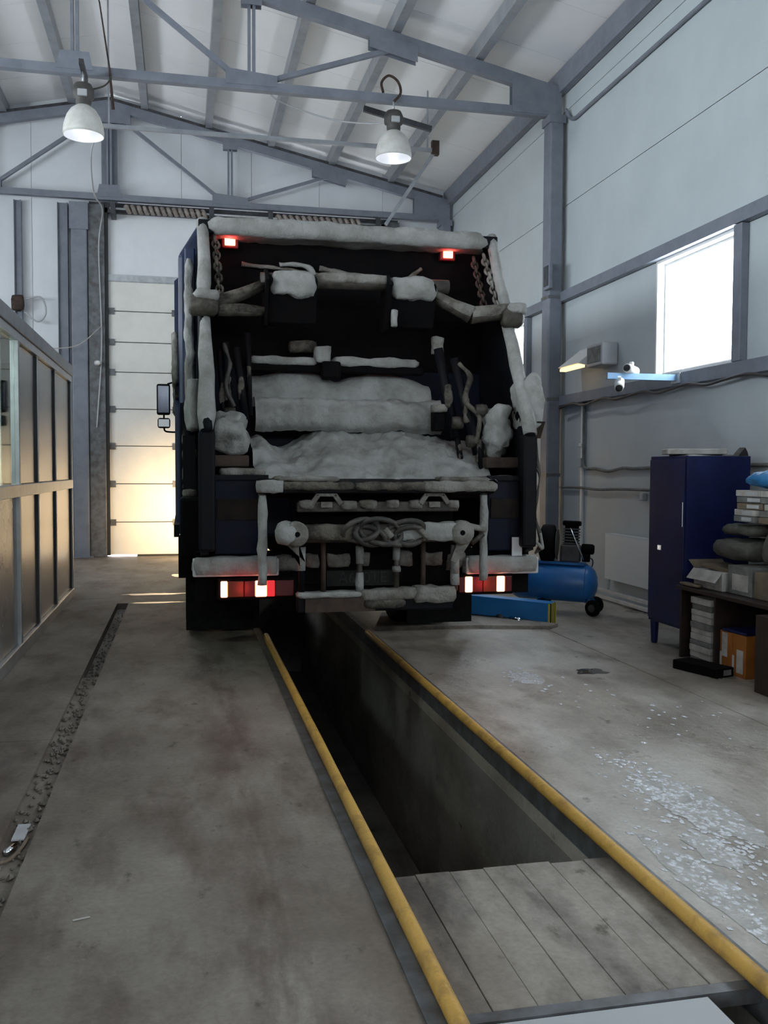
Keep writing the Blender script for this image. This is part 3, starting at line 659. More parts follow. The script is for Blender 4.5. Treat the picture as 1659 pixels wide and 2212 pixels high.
# radiator
t = thing('radiator', (4.72, 9.2, .28), 'white panel radiator on the wall between compressor and locker', 'radiator')
B(4.69, 4.71, 8.45, 9.74, .28, .79).build('front_panel', 'radiator_white', t, bevel=.006); B(4.755, 4.775, 8.45, 9.74, .28, .79).build('rear_panel', 'radiator_white', t, bevel=.006)
B(4.69, 4.775, 8.45, 9.74, .791, .80).build('top_grille', 'radiator_white', t)
for y in (8.7, 9.5): B(4.775, XR-.004, y-.02, y+.02, .6, .66).build('bracket', 'radiator_white', t)
MB().tube([(4.73, 9.70, .28), (4.73, 9.72, .154)], .012, 8).build('feed_pipe', 'radiator_white', t, True)
for z, lab in ((.13, 'white heating pipe along the wall just above the floor, upper of two'), (.055, 'white heating pipe along the wall at floor level, lower of two')):
    t = thing('heating_pipe', (4.74, 9, z), lab, 'pipe'); MB().tube([(4.74, 11.1, z), (4.74, 6.45, z)], .022, 10).build('pipe', 'white_paint', t, True)
    for y in (7.2, 8.6, 10.2): B(4.73, XR-.004, y-.01, y+.01, z-.03, z+.03).build('clip', 'plastic_grey', t)

# ---------------------------------------------------------------- compressor
t = thing('air_compressor', (3.88, 9.1, 0), 'blue air compressor on wheels against the window wall', 'compressor')
a, b = Vector((3.52, 9.33, .345)), Vector((4.12, 8.98, .325)); d_ = (b-a).normalized(); Rr = .20
rot = Vector((0, 1, 0)).rotation_difference(d_).to_matrix().to_4x4(); T = Matrix.Translation(a) @ rot; Ln = (b-a).length
MB(T).lathe([(.0, -.12), (.08, -.11), (.14, -.085), (.18, -.045), (Rr, 0), (Rr, Ln), (.18, Ln+.045), (.14, Ln+.085), (.08, Ln+.11), (0, Ln+.12)], (0, 0, 0), 1, 28).build('tank', 'compressor_blue', t, True)
MB(T).lathe([(Rr+.003, -.006), (Rr+.006, 0), (Rr+.003, .006)], (0, Ln, 0), 1, 28).build('weld_seam', 'compressor_blue', t, True)
MB(T).box(-.12, .12, .02, Ln-.02, .19, .215).build('platform', 'compressor_blue', t)
B(3.62, 3.66, 8.90, 8.94, .0, .0) if 0 else None
for (x, y) in ((3.66, 9.06), (4.13, 8.84), (4.28, 9.08), (3.80, 9.34)):
    wt = MB(at(x, y, .085, math.atan2(d_.y, d_.x)+PI/2 if 0 else .55)).lathe([(.03, -.025), (.07, -.028), (.085, -.015), (.085, .015), (.07, .028), (.03, .025)], (0, 0, 0), 0, 20).build('wheel', 'rubber', t, True)
    MB(at(x, y, .085, .55)).lathe([(.0, -.029), (.04, -.029), (.04, .029), (0, .029)], (0, 0, 0), 0, 14).build('wheel_hub', 'ballast_grey', wt)
    c_ = a+(b-a)*(.15 if x < 3.9 else .9); MB().bar((x, y, .085), (x*.55+c_.x*.45, y*.55+c_.y*.45, .21), .035, .02).build('leg', 'compressor_blue', t)
# pump, belt guard, motor on top
MB(T).lathe([(0, -.06), (.14, -.055), (.195, -.03), (.20, .0), (.20, .06), (.195, .09), (.14, .11), (0, .115)], (0, .25, .40), 1, 26).build('belt_guard', 'truck_black', t, True)
MB(T).lathe([(.15, 0), (.165, .005), (.15, .01)], (0, .368, .40), 1, 24).build('guard_ring', 'ballast_grey', t, True)
MB(T).box(-.10, .10, .42, .62, .215, .40).build('crankcase', 'ballast_grey', t, bevel=.02)
for k in range(6): MB(T).box(-.085, .085, .44, .60, .405+k*.03, .42+k*.03).build('cooling_fin', 'ballast_grey', t)
MB(T).box(-.07, .07, .455, .585, .40, .60).build('cylinder_block', 'truck_black', t); MB(T).box(-.09, .09, .43, .61, .595, .65).build('cylinder_head', 'truck_black', t, bevel=.015)
MB(T).lathe([(0, 0), (.05, .0), (.055, .02), (.055, .11), (.04, .13), (0, .13)], (0, .63, .36), 1, 16).build('air_filter', 'truck_black', t, True)
MB(T).box(-.04, .04, .64, .72, .225, .31).build('pressure_switch', 'truck_black', t, bevel=.01)
MB(T).lathe([(0, 0), (.028, 0), (.028, .02), (0, .02)], (-.02, .735, .33), 1, 14).build('pressure_gauge', 'chrome', t, True)
MB(T).tube(path([(.05, .5, .60), (.12, .55, .5), (.10, .62, .35), (.04, .66, .24)], 6), .009, 6).build('air_pipe', 'chrome', t, True)
MB(T).tube(path([(-.06, .69, .28), (-.10, .74, .24), (-.14, .72, .16), (-.12, .6, .12)], 6), .007, 6).build('air_hose', 'hose_rubber', t, True)

# ---------------------------------------------------------------- blue box beam on the floor and the steel plate under the truck wheel
A0, A1 = Vector((2.78, 9.16, 0)), Vector((3.50, 8.50, 0)); ang = math.atan2((A1-A0).y, (A1-A0).x); Ln = (A1-A0).length+.05
T = Matrix.Translation(A0) @ Matrix.Rotation(ang, 4, 'Z')
t = thing('jack_beam', A0, 'blue steel box beam with hazard-striped end lying beside the truck', 'beam')
MB(T).prism([(0, .09), (.10, .04), (Ln-.22, .035), (Ln-.16, .0), (Ln, 0.0), (Ln, .215), (0, .235)], 1, -.075, .075).build('box_beam', 'lift_blue', t, bevel=.006)
m1 = MB(T); m2 = MB(T)
for k in range(6):
    (m1 if k % 2 else m2).prism([(-.076+k*.0253, .005), (-.076+(k+1)*.0253, .005), (-.076+(k+1)*.0253, .21), (-.076+k*.0253, .21)], 0, Ln, Ln+.006)
m1.build('hazard_stripe', 'hazard_yellow', t); m2.build('hazard_stripe', 'seal_black', t)
MB(T).box(Ln-.022, Ln-.002, -.0785, -.0755, .01, .205).build('edge_stripe', 'hazard_yellow', t)
for k in (.15, .5): MB(T).lathe([(.0, -.09), (.035, -.09), (.035, .09), (0, .09)], (k, 0, .035), 1, 14).build('roller', 'steel_dark', t, True)
MB(T).tube([(.62, -.09, .03), (.74, -.13, .025)], .03, 10).build('cylinder', 'chrome', t, True)
MB().prism([(1.74, 8.40), (2.7, 8.37), (3.40, 8.19), (3.52, 8.30), (2.9, 9.3), (2.0, 9.3)], 2, .001, .032).build('floor_plate', 'plank_wood', label='flat steel floor plate under the truck wheel and the blue beam', cat='plate')

# ---------------------------------------------------------------- locker
t = thing('locker', (4.3, 7.12, 0), 'dark blue metal locker standing against the window wall', 'locker')
x0, x1, y0, y1, z0, z1 = 4.00, 4.57, 6.82, 7.43, .20, 1.63
B(x0, x1, y0, y1, z0, z1).build('body', 'locker_blue', t, bevel=.006)
B(x0-.018, x0-.001, y0+.02, y1-.02, z0+.03, z1-.03).build('door', 'locker_blue', t, bevel=.004)
B(x0-.03, x0-.019, 7.18, 7.24, .83, .875).build('lock', 'chrome', t, bevel=.004)
B(x0-.012, x0+.0, y0-.006, y0+.012, z0, z1).build('corner_edge', 'locker_blue', t)
MB().tube([(x0-.024, y0+.03, 1.05), (x0-.024, y0+.03, 1.25)], .004, 6).build('hinge_rod', 'chrome', t)
for (x, y) in ((x0+.04, y0+.04), (x0+.04, y1-.04), (x1-.04, y0+.04), (x1-.04, y1-.04)): MB().lathe([(.022, 0), (.028, .01), (.038, .2)], (x, y, 0), 2, 10).build('leg', 'locker_blue', t)
MB(at(4.28, 7.15, 1.632, .2)).box(-.20, .26, -.16, .12, 0, .012).build('paper_sheet', 'paper', label='flat pale paper lying on the locker top', cat='paper')
m = MB(at(4.22, 7.10, 1.645, -.35)); m.box(-.24, .24, -.14, .16, 0, .045)
m.build('paper_stack', 'paper', label='thick pale papers fanned on top of the locker', cat='papers', bevel=.006)
MB(at(4.52, 6.89, 1.632, .3)).prism([(-.06, 0), (.06, 0), (.05, .03), (.02, .07), (-.03, .03)], 1, -.03, .03).build('tool_block', 'dark_wood', label='small dark brown object at the back of the locker top', cat='object')

# ---------------------------------------------------------------- desk with clutter
t = thing('desk', (4.3, 6.1, 0), 'dark brown wooden desk loaded with papers beside the locker', 'desk')
B(3.90, 4.54, 5.20, 6.80, .555, .585).build('top', 'dark_wood', t, bevel=.004)
for y in (6.77, 6.28, 5.62, 5.22): B(3.93, 4.53, y-.012, y+.012, 0, .555).build('side_panel', 'dark_wood', t)
B(4.50, 4.52, 5.23, 6.76, .06, .555).build('back_panel', 'dark_wood', t)
B(3.925, 3.94, 5.24, 5.605, .05, .545).build('drawer_front', 'dark_wood', t); MB().tube([(3.915, 5.36, .40), (3.915, 5.48, .40)], .008, 6).build('drawer_handle', 'chrome', t)
z = .002; k = 0
while z < .50:
    h_ = random.uniform(.035, .06); o = random.uniform(-.02, .02)
    B(3.945+o, 4.25, 6.36+o, 6.64+o*.7, z, z+h_-.002).build('paper_bundle', 'paper' if k % 3 else 'binder_grey', label='bundle of papers in the stack under the desk, %s from the floor' % ['first', 'second', 'third', 'fourth', 'fifth', 'sixth', 'seventh', 'eighth', 'ninth', 'tenth', 'eleventh', 'twelfth', 'thirteenth', 'fourteenth', 'fifteenth'][k], cat='papers', group='paper stack under the desk', bevel=.004); z += h_; k += 1
# things on the desk
t = thing('carton', (4.15, 6.48, .587), 'open white carton of papers on the desk corner', 'carton')
B(4.0, 4.30, 6.30, 6.70, .587, .73).build('box', 'paper', t, bevel=.004)
MB(at(4.0, 6.5, .73, 0, 0, -.9)).box(-.10, .0, -.20, .20, 0, .006).build('flap', 'paper', t); MB(at(4.15, 6.70, .73, 0, .6)).box(-.15, .15, 0, .10, 0, .006).build('flap', 'cardboard', t)
B(4.0-.002, 4.0, 6.36, 6.52, .62, .69).build('label_sheet', 'white_paint', t)
MB(at(4.16, 6.48, .735, .2, .1)).box(-.12, .12, -.16, .15, 0, .03).build('paper_bundle', 'cardboard', label='crumpled brown paper lying in the open carton', cat='papers', bevel=.006)
MB().lump(3.91, 3.985, 6.52, 6.78, .590, .615, .03, .005).build('cloth_rag', 'cardboard', smooth=True, label='tan rag on the desk corner nearest the locker', cat='rag')
t = thing('carton', (4.15, 6.1, .587), 'grey cardboard carton behind the white one on the desk', 'carton')
B(4.02, 4.36, 5.96, 6.26, .587, .80).build('box', 'binder_grey', t, bevel=.006); B(4.02, 4.36, 6.095, 6.125, .80, .803).build('tape', 'cardboard', t); B(4.018, 4.02, 6.0, 6.2, .62, .74).build('label_sheet', 'paper', t)
t = thing('carton', (4.2, 5.72, .587), 'low dark carton on the desk at the photo\'s right edge', 'carton')
B(4.02, 4.45, 5.50, 5.93, .587, .78).build('box', 'cardboard', t, bevel=.006); B(4.02, 4.45, 5.70, 5.73, .78, .783).build('tape', 'binder_grey', t)
for (a, lab) in (((4.05, 4.50, 6.09, 6.62, .825, .985), 'lower olive sack on the desk behind the cartons'), ((4.08, 4.5, 5.50, 6.02, .81, 1.09), 'bulging olive sack on the desk at the right edge'), ((4.10, 4.5, 6.09, 6.56, 1.015, 1.10), 'upper olive sack under the binders on the desk')):
    MB().lump(*a, .04, .02, 9, .7).build('sack', 'olive_bag', smooth=True, label=lab, cat='sack')
z = 1.125; cols = ['binder_grey', 'paper', 'cardboard', 'binder_grey', 'paper', 'binder_grey']
for k in range(5):
    h_ = .048; o = random.uniform(-.03, .03)
    T = at(4.27+o*.4, 6.28+o, z, random.uniform(-.12, .12))
    tt = thing('binder', (4.27, 6.28, z), 'box file in the tall pile on the desk, %s from the top' % ['fifth', 'fourth', 'third', 'second', 'first'][k], 'binder', 'box files piled on the desk')
    MB(T).box(-.17, .17, -.28, .02, 0, h_-.003).build('cover', cols[k], tt, bevel=.004); MB(T).box(-.172, -.1705, -.24, -.10, .01, h_-.012).build('spine_label', 'white_paint', tt)
    T = at(4.27, 5.94+o, z, random.uniform(-.1, .1))
    tt = thing('binder', (4.27, 5.94, z), 'box file in the right-hand pile on the sacks, %s from the top' % ['fifth', 'fourth', 'third', 'second', 'first'][k], 'binder', 'box files piled on the sacks')
    MB(T).box(-.17, .17, -.26, .04, 0, h_-.003).build('cover', cols[(k+2) % 5], tt, bevel=.004); MB(T).box(-.172, -.1705, -.2, -.06, .01, h_-.012).build('spine_label', 'cardboard', tt)
    z += h_
MB().lump(4.10, 4.45, 5.85, 6.28, 1.39, 1.50, .025, .035, 9, .9).build('plastic_bag', 'blue_bag', smooth=True, label='crumpled bright blue plastic bag on top of the box files', cat='bag')
# orange boxes on the floor in the desk's knee space
for k, (ya, yb, lab) in enumerate(((6.10, 6.25, 'orange and white carton in front of the desk, left of the pair'), (5.92, 6.09, 'orange and white carton in front of the desk, right of the pair'))):
    t = thing('orange_carton', (4.1, (ya+yb)/2, 0), lab, 'carton', 'orange cartons under the desk')
    B(3.96, 4.26, ya, yb, .0, .31).build('box', 'orange_box', t, bevel=.004)
    B(3.957, 3.96, ya+.05, yb-.03, .12, .30).build('label_sheet', 'paper', t) if k == 0 else B(3.957, 3.96, ya+.03, yb-.06, .03, .2).build('label_sheet', 'paper', t)
    B(3.957, 3.96, yb-.028, yb-.005, .03, .15).build('label_sheet', 'paper', t)
MB(at(4.1, 6.08, .312, .1)).box(-.14, .14, -.13, .14, 0, .02).build('folder', 'locker_blue', label='dark violet folder lying on the orange cartons', cat='folder', bevel=.004)
t = thing('flat_tray', (3.87, 6.25, 0), 'flat dark carton on the floor in front of the desk', 'carton')
MB(at(3.80, 6.22, 0, .30)).box(-.10, .08, -.22, .20, 0, .07).build('tray', 'truck_black', t, bevel=.006); MB(at(3.80, 6.22, 0, .30)).box(-.03, .05, -.2215, -.2202, .015, .055).build('label_sheet', 'binder_grey', t)
t = thing('wooden_crate', (4.0, 5.5, 0), 'dark brown board crate at the photo\'s right edge below the desk', 'crate')
for k in range(5): B(3.80, 3.885, 5.18+k*.08, 5.257+k*.08, .0, .53).build('board', 'dark_wood', t, bevel=.003)
B(3.885, 3.90, 5.17, 5.58, .05, .10).build('rail', 'dark_wood', t); B(3.885, 3.90, 5.17, 5.58, .42, .47).build('rail', 'dark_wood', t)

# ---------------------------------------------------------------- floor litter, puddles
def puddle(name, c, rx, ry, seed, label, m='water'):
    V = [(c[0], c[1], .0025)]; n = 40
    for k in range(n):
        a = 2*PI*k/n; r = 1+.45*noise.noise(Vector((math.cos(a)*1.6, math.sin(a)*1.6, seed*2.7)))+.2*noise.noise(Vector((math.cos(a)*4, math.sin(a)*4, seed)))
        V.append((c[0]+rx*r*math.cos(a), c[1]+ry*r*math.sin(a), .0012))
    return MB().add(V, [(0, 1+k, 1+(k+1) % n) for k in range(n)]).build(name, m, smooth=True, label=label, cat='puddle', group='puddles on the floor')
puddle('puddle', (-.34, 11.42, 0), .33, .075, 1, 'long thin bright puddle left of the truck, middle of three')
puddle('puddle', (-.28, 10.68, 0), .32, .05, 2, 'long thin bright puddle left of the truck, nearest of three')
puddle('puddle', (-.05, 13.38, 0), .14, .16, 3, 'small bright puddle left of the truck, nearest the gate')
puddle('puddle', (2.98, 6.40, 0), .13, .09, 5, 'dark oval puddle on the floor left of the desk')
k = 0
for (c, rx, ry, s_, lab) in (((2.24, 3.72, 0), .13, .50, 11, 'long wet film, its sheen painted pale, on the floor right of the plank cover'), ((2.42, 6.30, 0), .10, .22, 12, 'small wet film, its sheen painted pale, on the floor beyond the yellow rail'),
                     ((1.86, 2.95, 0), .09, .42, 13, 'wet film with painted pale sheen beside the yellow rail right of the plank cover'), ((2.05, 3.25, 0), .08, .18, 14, 'small wet film nearest the photo\'s right edge')):
    puddle('puddle', c, rx, ry, s_, lab, 'painted_sheen')
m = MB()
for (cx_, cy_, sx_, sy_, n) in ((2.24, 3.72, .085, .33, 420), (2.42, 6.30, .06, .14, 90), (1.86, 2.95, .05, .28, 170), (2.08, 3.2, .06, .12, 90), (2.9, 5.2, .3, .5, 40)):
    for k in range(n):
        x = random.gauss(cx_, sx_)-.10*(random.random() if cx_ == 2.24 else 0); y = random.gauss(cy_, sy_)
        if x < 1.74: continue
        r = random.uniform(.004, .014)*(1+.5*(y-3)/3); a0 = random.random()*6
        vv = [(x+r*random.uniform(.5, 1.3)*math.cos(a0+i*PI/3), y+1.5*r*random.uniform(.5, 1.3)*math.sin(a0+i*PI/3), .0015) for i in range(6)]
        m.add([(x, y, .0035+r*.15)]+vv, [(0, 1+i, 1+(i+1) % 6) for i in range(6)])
m.build('slush_sheen_flecks', 'slush_fleck', label='pale flecks of slush and painted wet sheen scattered on the right-hand floor', cat='slush', kind='stuff')
# rubble in the gutter
m = MB()
for k in range(420):
    y = random.uniform(2.6, 10.5); x = random.uniform(-.715, -.615); r = random.uniform(.006, .017)*(.6 if y > 8 else 1)
    vv = [(x+r*random.uniform(.6, 1.2)*a, y+r*random.uniform(.6, 1.2)*b, (-.022 if y < 7 else -.07)+r*.6+r*random.uniform(.6, 1)*c) for a, b, c in ((1, 0, 0), (-1, 0, 0), (0, 1, 0), (0, -1, 0), (0, 0, 1), (0, 0, -1))]
    m.add(vv, [(0, 2, 4), (2, 1, 4), (1, 3, 4), (3, 0, 4), (2, 0, 5), (1, 2, 5), (3, 1, 5), (0, 3, 5)])
m.build('gutter_rubble', 'gravel', label='loose rubble and grit lying in the narrow floor gutter', cat='rubble', kind='stuff')
B(-.69, -.64, 3.93, 4.10, -.012, -.006).build('paper_scrap', 'white_paint', label='torn white scrap lying in the floor gutter', cat='scrap')
MB().tube([(-.69, 3.80, -.008), (-.665, 3.86, -.005)], .014, 10).build('metal_cap', 'chrome', smooth=True, label='shiny metal stub lying in the floor gutter', cat='stub')
MB().tube(path([(-.80, 3.60, .006), (-.72, 3.66, .006), (-.665, 3.72, -.004), (-.64, 3.85, -.012), (-.63, 3.95, -.012)], 5), .008, 6).build('wood_sliver', 'cardboard', smooth=True, label='curved pale wood sliver across the floor gutter', cat='sliver')
MB().tube([(-.365, 3.155, .004), (-.312, 3.17, .004)], .003, 6).build('straw', 'paper', label='short pale straw on the floor near the photo\'s lower left', cat='straw')

# ================================================================== THE REFUSE TRUCK
tk = thing('garbage_truck', (1.29, 9.0, 0), 'snow-covered dark blue rear-loading garbage truck parked over the pit', 'truck')
CX = 1.29
def ty(z): return 6.3+.5844*max(0, z-1.8)     # leaning rear edge of the tailgate
# load body: blue box with chamfered upper edges
body = MB().prism([(-.03, .95), (2.58, .95), (2.58, 3.20), (2.42, 3.46), (.13, 3.46), (-.03, 3.20)], 1, 7.62, 12.3).build('body', 'truck_blue', tk, bevel=.03)
for y in (8.3, 9.3, 10.3, 11.3):
    MB().prism([(-.065, 1.0), (-.031, 1.0), (-.031, 3.15), (-.065, 3.12)], 1, y-.05, y+.05).build('side_rib', 'truck_blue', body)
B(-.075, -.031, 7.7, 12.2, .95, 1.05).build('lower_rail', 'truck_dark', body); B(-.06, -.031, 7.7, 12.2, 2.1, 2.17).build('side_rail', 'truck_dark', body)
for y0, z0 in ((7.9, 2.2), (8.6, 2.0), (9.5, 2.4), (10.6, 2.1)): MB().lump(-.085, -.025, y0, y0+.5, z0, z0+.45, .06, .02, seed=y0).build('snow_crust', 'snow_dirty', body, True)
MB().lump(.15, 2.4, 7.64, 12.2, 3.45, 3.50, .12, .015).build('snow_cover', 'snow', body, True)
# body rear frame, snow caked
rf = B(.02, .10, 7.42, 7.60, 1.75, 3.22).build('rear_frame', 'truck_blue', tk, bevel=.01)
B(2.49, 2.575, 7.42, 7.60, 1.75, 3.30).build('rear_frame', 'truck_blue', tk, bevel=.01)
MB().lump(.02, .085, 7.33, 7.43, 1.80, 3.12, .04, .025, 9).build('snow_crust', 'snow', rf, True)
MB().lump(.03, .13, 6.75, 7.42, 1.78, 2.16, .04, .03, 7).build('snow_crust', 'snow', rf, True)
# tailgate sides
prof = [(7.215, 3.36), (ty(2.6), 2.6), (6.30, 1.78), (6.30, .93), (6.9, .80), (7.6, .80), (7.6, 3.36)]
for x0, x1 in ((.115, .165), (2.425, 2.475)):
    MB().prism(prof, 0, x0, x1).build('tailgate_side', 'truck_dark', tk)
# edge tubes of the tailgate, snow stuck on their upper lengths
for x in (.155, 2.432):
    e = MB().tube([(x, 7.20, 3.36), (x, ty(2.6)-.01, 2.6), (x, 6.29, 1.80), (x, 6.28, 1.75)], .040, 12).build('edge_tube', 'truck_dark', tk, True)
    pts = [(x, ty(z)-.018, z) for z in (3.37, 3.2, 3.0, 2.85, 2.75)]
    MB().tube(pts, .046, 12, amp=.02).build('snow_crust', 'snow', e, True)
    MB().tube([(x, ty(z)-.015, z) for z in (2.60, 2.45, 2.3, 2.15, 2.0, 1.88, 1.76)], [.042, .048, .048, .05, .054, .056, .048], 12, amp=.022, fr=11).build('snow_crust', 'snow', e, True)
    B(x-.055, x+.055, 6.26, 6.36, .95, 1.76).build('corner_post', 'truck_dark', tk, bevel=.02)
MB().lump(2.41, 2.59, 6.34, 6.66, 1.80, 2.20, .03, .04, 9, .8).build('snow_crust', 'snow', tk, True)
MB().prism([(6.36, 1.86), (6.6, 1.88), (6.45, 1.74)], 0, 2.52, 2.58).build('mud_hook', 'rust', tk)
# outer right flank: rough dark cabling at the corner
for k in range(3): MB().tube(path([(2.50, 6.36, 1.75-.1*k), (2.535, 6.35, 1.45), (2.50, 6.34, 1.2), (2.545, 6.33, 1.02-.03*k), (2.50, 6.33, .90)], 6), .010, 6, amp=.01).build('flank_cable', 'hose_rubber', tk, True)
MB().tube(path([(2.44, 6.30, 1.02), (2.50, 6.29, .98), (2.545, 6.30, .94), (2.53, 6.31, 1.05)], 5), .012, 6, amp=.01).build('wire_loop', 'snow', tk, True)
# top lip, snow topped
lip = B(.12, 2.47, 7.13, 7.60, 3.27, 3.37).build('top_lip', 'truck_dark', tk, bevel=.01)
MB().lump(.14, 2.45, 7.08, 7.62, 3.255, 3.395, .05, .018, 7, .45).build('snow_cover', 'snow', lip, True)
# upper plate closing the inside, red marker lamps
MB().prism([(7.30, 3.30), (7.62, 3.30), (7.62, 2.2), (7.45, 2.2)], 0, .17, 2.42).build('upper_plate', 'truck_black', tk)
for x, z in ((.36, 3.24), (2.09, 3.235)):
    h_ = B(x-.065, x+.065, 7.25, 7.31, z-.05, z+.05).build('marker_lamp', 'red_lens', tk, bevel=.012)
    B(x-.04, x+.04, 7.238, 7.249, z-.03, z+.03).build('lit_lens', 'red_hot', h_, bevel=.012)
    l = bpy.data.lights.new('marker_glow', 'POINT'); l.energy = .5; l.color = (1, .05, .06); l.shadow_soft_size = .03
    lo = bpy.data.objects.new('marker_glow', l); COL.objects.link(lo); lo.parent = h_; lo.location = Vector((x, 7.20, z))-Vector((1.29, 9.0, 0))
# chains hanging inside both corners
def chain(p, q, n):
    m = MB()
    for k in range(n):
        c = lerp(p, q, (k+.5)/n); d_ = (Vector(q)-Vector(p)).normalized(); s_ = Vector((1, 0, 0)) if k % 2 else Vector((.2, 1, 0)).normalized()
        s_ = (s_-d_*s_.dot(d_)).normalized(); L_ = (Vector(q)-Vector(p)).length/n*.72
        m.tube([c+d_*L_*math.cos(2*PI*i/12)+s_*.024*math.sin(2*PI*i/12) for i in range(12)], .0105, 6, closed=True, amp=.006, fr=20)
    return m
chain((.245, 7.16, 3.25), (.27, 6.86, 2.74), 11).build('chain', 'snow_slush', tk, True)
chain((2.36, 7.16, 3.22), (2.385, 6.86, 2.76), 11).build('chain', 'snow_dirty', tk, True)
chain((2.29, 7.2, 3.20), (2.30, 6.95, 2.78), 10).build('chain', 'rust', tk, True)
# snow-lined cables across the inside
MB().tube(path([(.45, 7.30, 3.085), (.75, 7.28, 3.06), (1.05, 7.28, 3.03), (1.55, 7.28, 2.99), (1.75, 7.28, 3.03), (1.88, 7.29, 3.12)], 6), .016, 8, amp=.012, fr=14).build('cable', 'snow_dirty', tk, True)
MB().tube(path([(.74, 7.26, 3.085), (.85, 7.26, 3.10), (.98, 7.26, 3.065), (1.02, 7.25, 2.95)], 6), .02, 8, amp=.014, fr=14).build('cable', 'snow', tk, True)
MB().tube(path([(1.05, 7.26, 3.075), (1.2, 7.26, 3.055), (1.5, 7.27, 3.02)], 6), .018, 8, amp=.012, fr=14).build('cable', 'snow_dirty', tk, True)
MB().tube(path([(1.75, 7.28, 2.98), (2.1, 7.28, 2.96)], 6), .008, 6).build('cable', 'snow_dirty', tk, True)
# pivot cross bar with two counter boxes
zc = 2.78
cb = MB().tube([(.55, 6.75, 2.865), (1.95, 6.75, 2.875)], .050, 14).build('cross_bar', 'dirty_metal', tk, True)
MB().lump(.95, 1.50, 6.69, 6.80, 2.86, 2.93, .04, .008, 9).build('snow_crust', 'snow_dirty', cb, True)
for x0, x1 in ((.60, .955), (1.49, 1.84)):
    bx = MB().prism([(6.66, 2.86), (6.74, 2.915), (6.88, 2.915), (6.93, 2.56), (6.76, 2.56)], 0, x0, x1).build('swing_box', 'truck_black', tk, bevel=.01)
    MB().lump(x0+.005, x1+.005, 6.625, 6.88, 2.735, 2.93, .028, .022, 11, .75, seed=x0).build('snow_cover', 'snow', bx, True)
    MB().prism([(6.60, 2.84), (6.72, 2.94), (6.90, 2.94), (6.95, 2.54), (6.74, 2.54)], 0, x0-.022, x0).build('end_plate', 'truck_black', bx)
MB().lump(1.50, 1.55, 6.66, 6.75, 2.55, 2.68, .03, .02).build('snow_crust', 'snow', tk, True)
for (a, b, r0, r1) in (((.60, 6.76, 2.83), (.22, 6.72, 2.665), .035, .05), ((.60, 6.76, 2.63), (.25, 6.72, 2.63), .02, .045), ((1.84, 6.76, 2.80), (2.12, 6.73, 2.66), .045, .055), ((2.12, 6.73, 2.66), (2.44, 6.73, 2.70), .055, .05)):
    a_ = MB().tube([a, lerp(a, b, .5), b], [r0, (r0+r1)/2, r1], 12, amp=.012).build('swing_arm', 'dirty_metal', tk, True)
    MB().tube([Vector(a)+Vector((0, -.012, .016)), lerp(a, b, .5)+Vector((0, -.012, .018)), Vector(b)+Vector((0, -.012, .016))], [r0*.85, (r0+r1)*.45, r1*.9], 12, amp=.025, fr=12).build('snow_crust', 'snow_dirty' if a[0] > 1 else 'snow_slush', a_, True)
for x0, x1 in ((.045, .25), (2.36, 2.52)):
    pv = MB().lathe([(.0, x0), (.055, x0), (.075, x0+.02), (.075, x1-.03), (.05, x1), (0, x1)], (0, 6.70, 2.655), 0, 18).build('pivot', 'dirty_metal', tk, True)
    MB().lump(x0+.03, x1+.02, 6.62, 6.80, 2.68, 2.765, .03, .022, 10, .7).build('snow_cover', 'snow', pv, True)
# inside hopper: back plate, snow-covered bar, packing plate and snow banks
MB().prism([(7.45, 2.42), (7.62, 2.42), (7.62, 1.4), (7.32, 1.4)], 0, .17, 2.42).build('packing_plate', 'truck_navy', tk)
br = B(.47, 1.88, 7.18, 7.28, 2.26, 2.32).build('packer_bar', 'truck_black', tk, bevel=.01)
MB().lump(.50, 1.03, 7.16, 7.29, 2.31, 2.375, .04, .014, 8).build('snow_cover', 'snow', br, True); MB().lump(1.14, 1.85, 7.16, 7.29, 2.31, 2.385, .04, .018, 6).build('snow_cover', 'snow', br, True)
MB().lump(1.0, 1.13, 7.12, 7.26, 2.33, 2.46, .03, .02).build('snow_cover', 'snow', br, True); B(1.05, 1.2, 7.10, 7.2, 2.20, 2.34).build('hook_block', 'truck_black', br, bevel=.02)
def bank(name, xs_, rows, amp, fr, m, nx=46, seed=0, edge=None):   # snow face through (y, z) rows
    V = []; nr = len(rows)*4-3; R_ = path([(0, a, b) for a, b in rows], 4)
    for j, p in enumerate(R_):
        for i in range(nx):
            u = i/(nx-1); x = xs_[0]+(xs_[1]-xs_[0])*u
            nn = noise.noise(Vector((x*fr, p.y*fr, p.z*fr+seed)))+.5*noise.noise(Vector((x*fr*2.4, p.y*fr*2.4, p.z*fr*2.4+seed)))+.3*noise.noise(Vector((x*fr*6, p.y*fr*6, p.z*fr*6+seed)))
            dz = edge(u, j/(nr-1)) if edge else 0
            V.append((x, p.y-amp*nn, p.z+amp*.7*nn+dz))
    return MB().add(V, [(j*nx+i, j*nx+i+1, (j+1)*nx+i+1, (j+1)*nx+i) for j in range(nr-1) for i in range(nx-1)]).build(name, m, tk, True)
bank('snow_bank', (.52, 1.94), [(7.14, 1.98), (7.17, 2.08), (7.22, 2.17), (7.30, 2.22), (7.48, 2.23)], .014, 5, 'snow', seed=2, edge=lambda u, v: (.06*math.exp(-((u-.24)/.17)**2)+.05*math.exp(-((u-.72)/.2)**2)-.05*math.exp(-((u-.47)/.05)**2)-.06*math.exp(-((u-1)/.06)**2))*v)
bank('snow_bank', (.53, 1.98), [(7.02, 1.79), (6.96, 1.84), (6.95, 1.92), (7.0, 2.0), (7.06, 2.04), (7.20, 2.05)], .03, 7, 'snow', nx=70, seed=5)
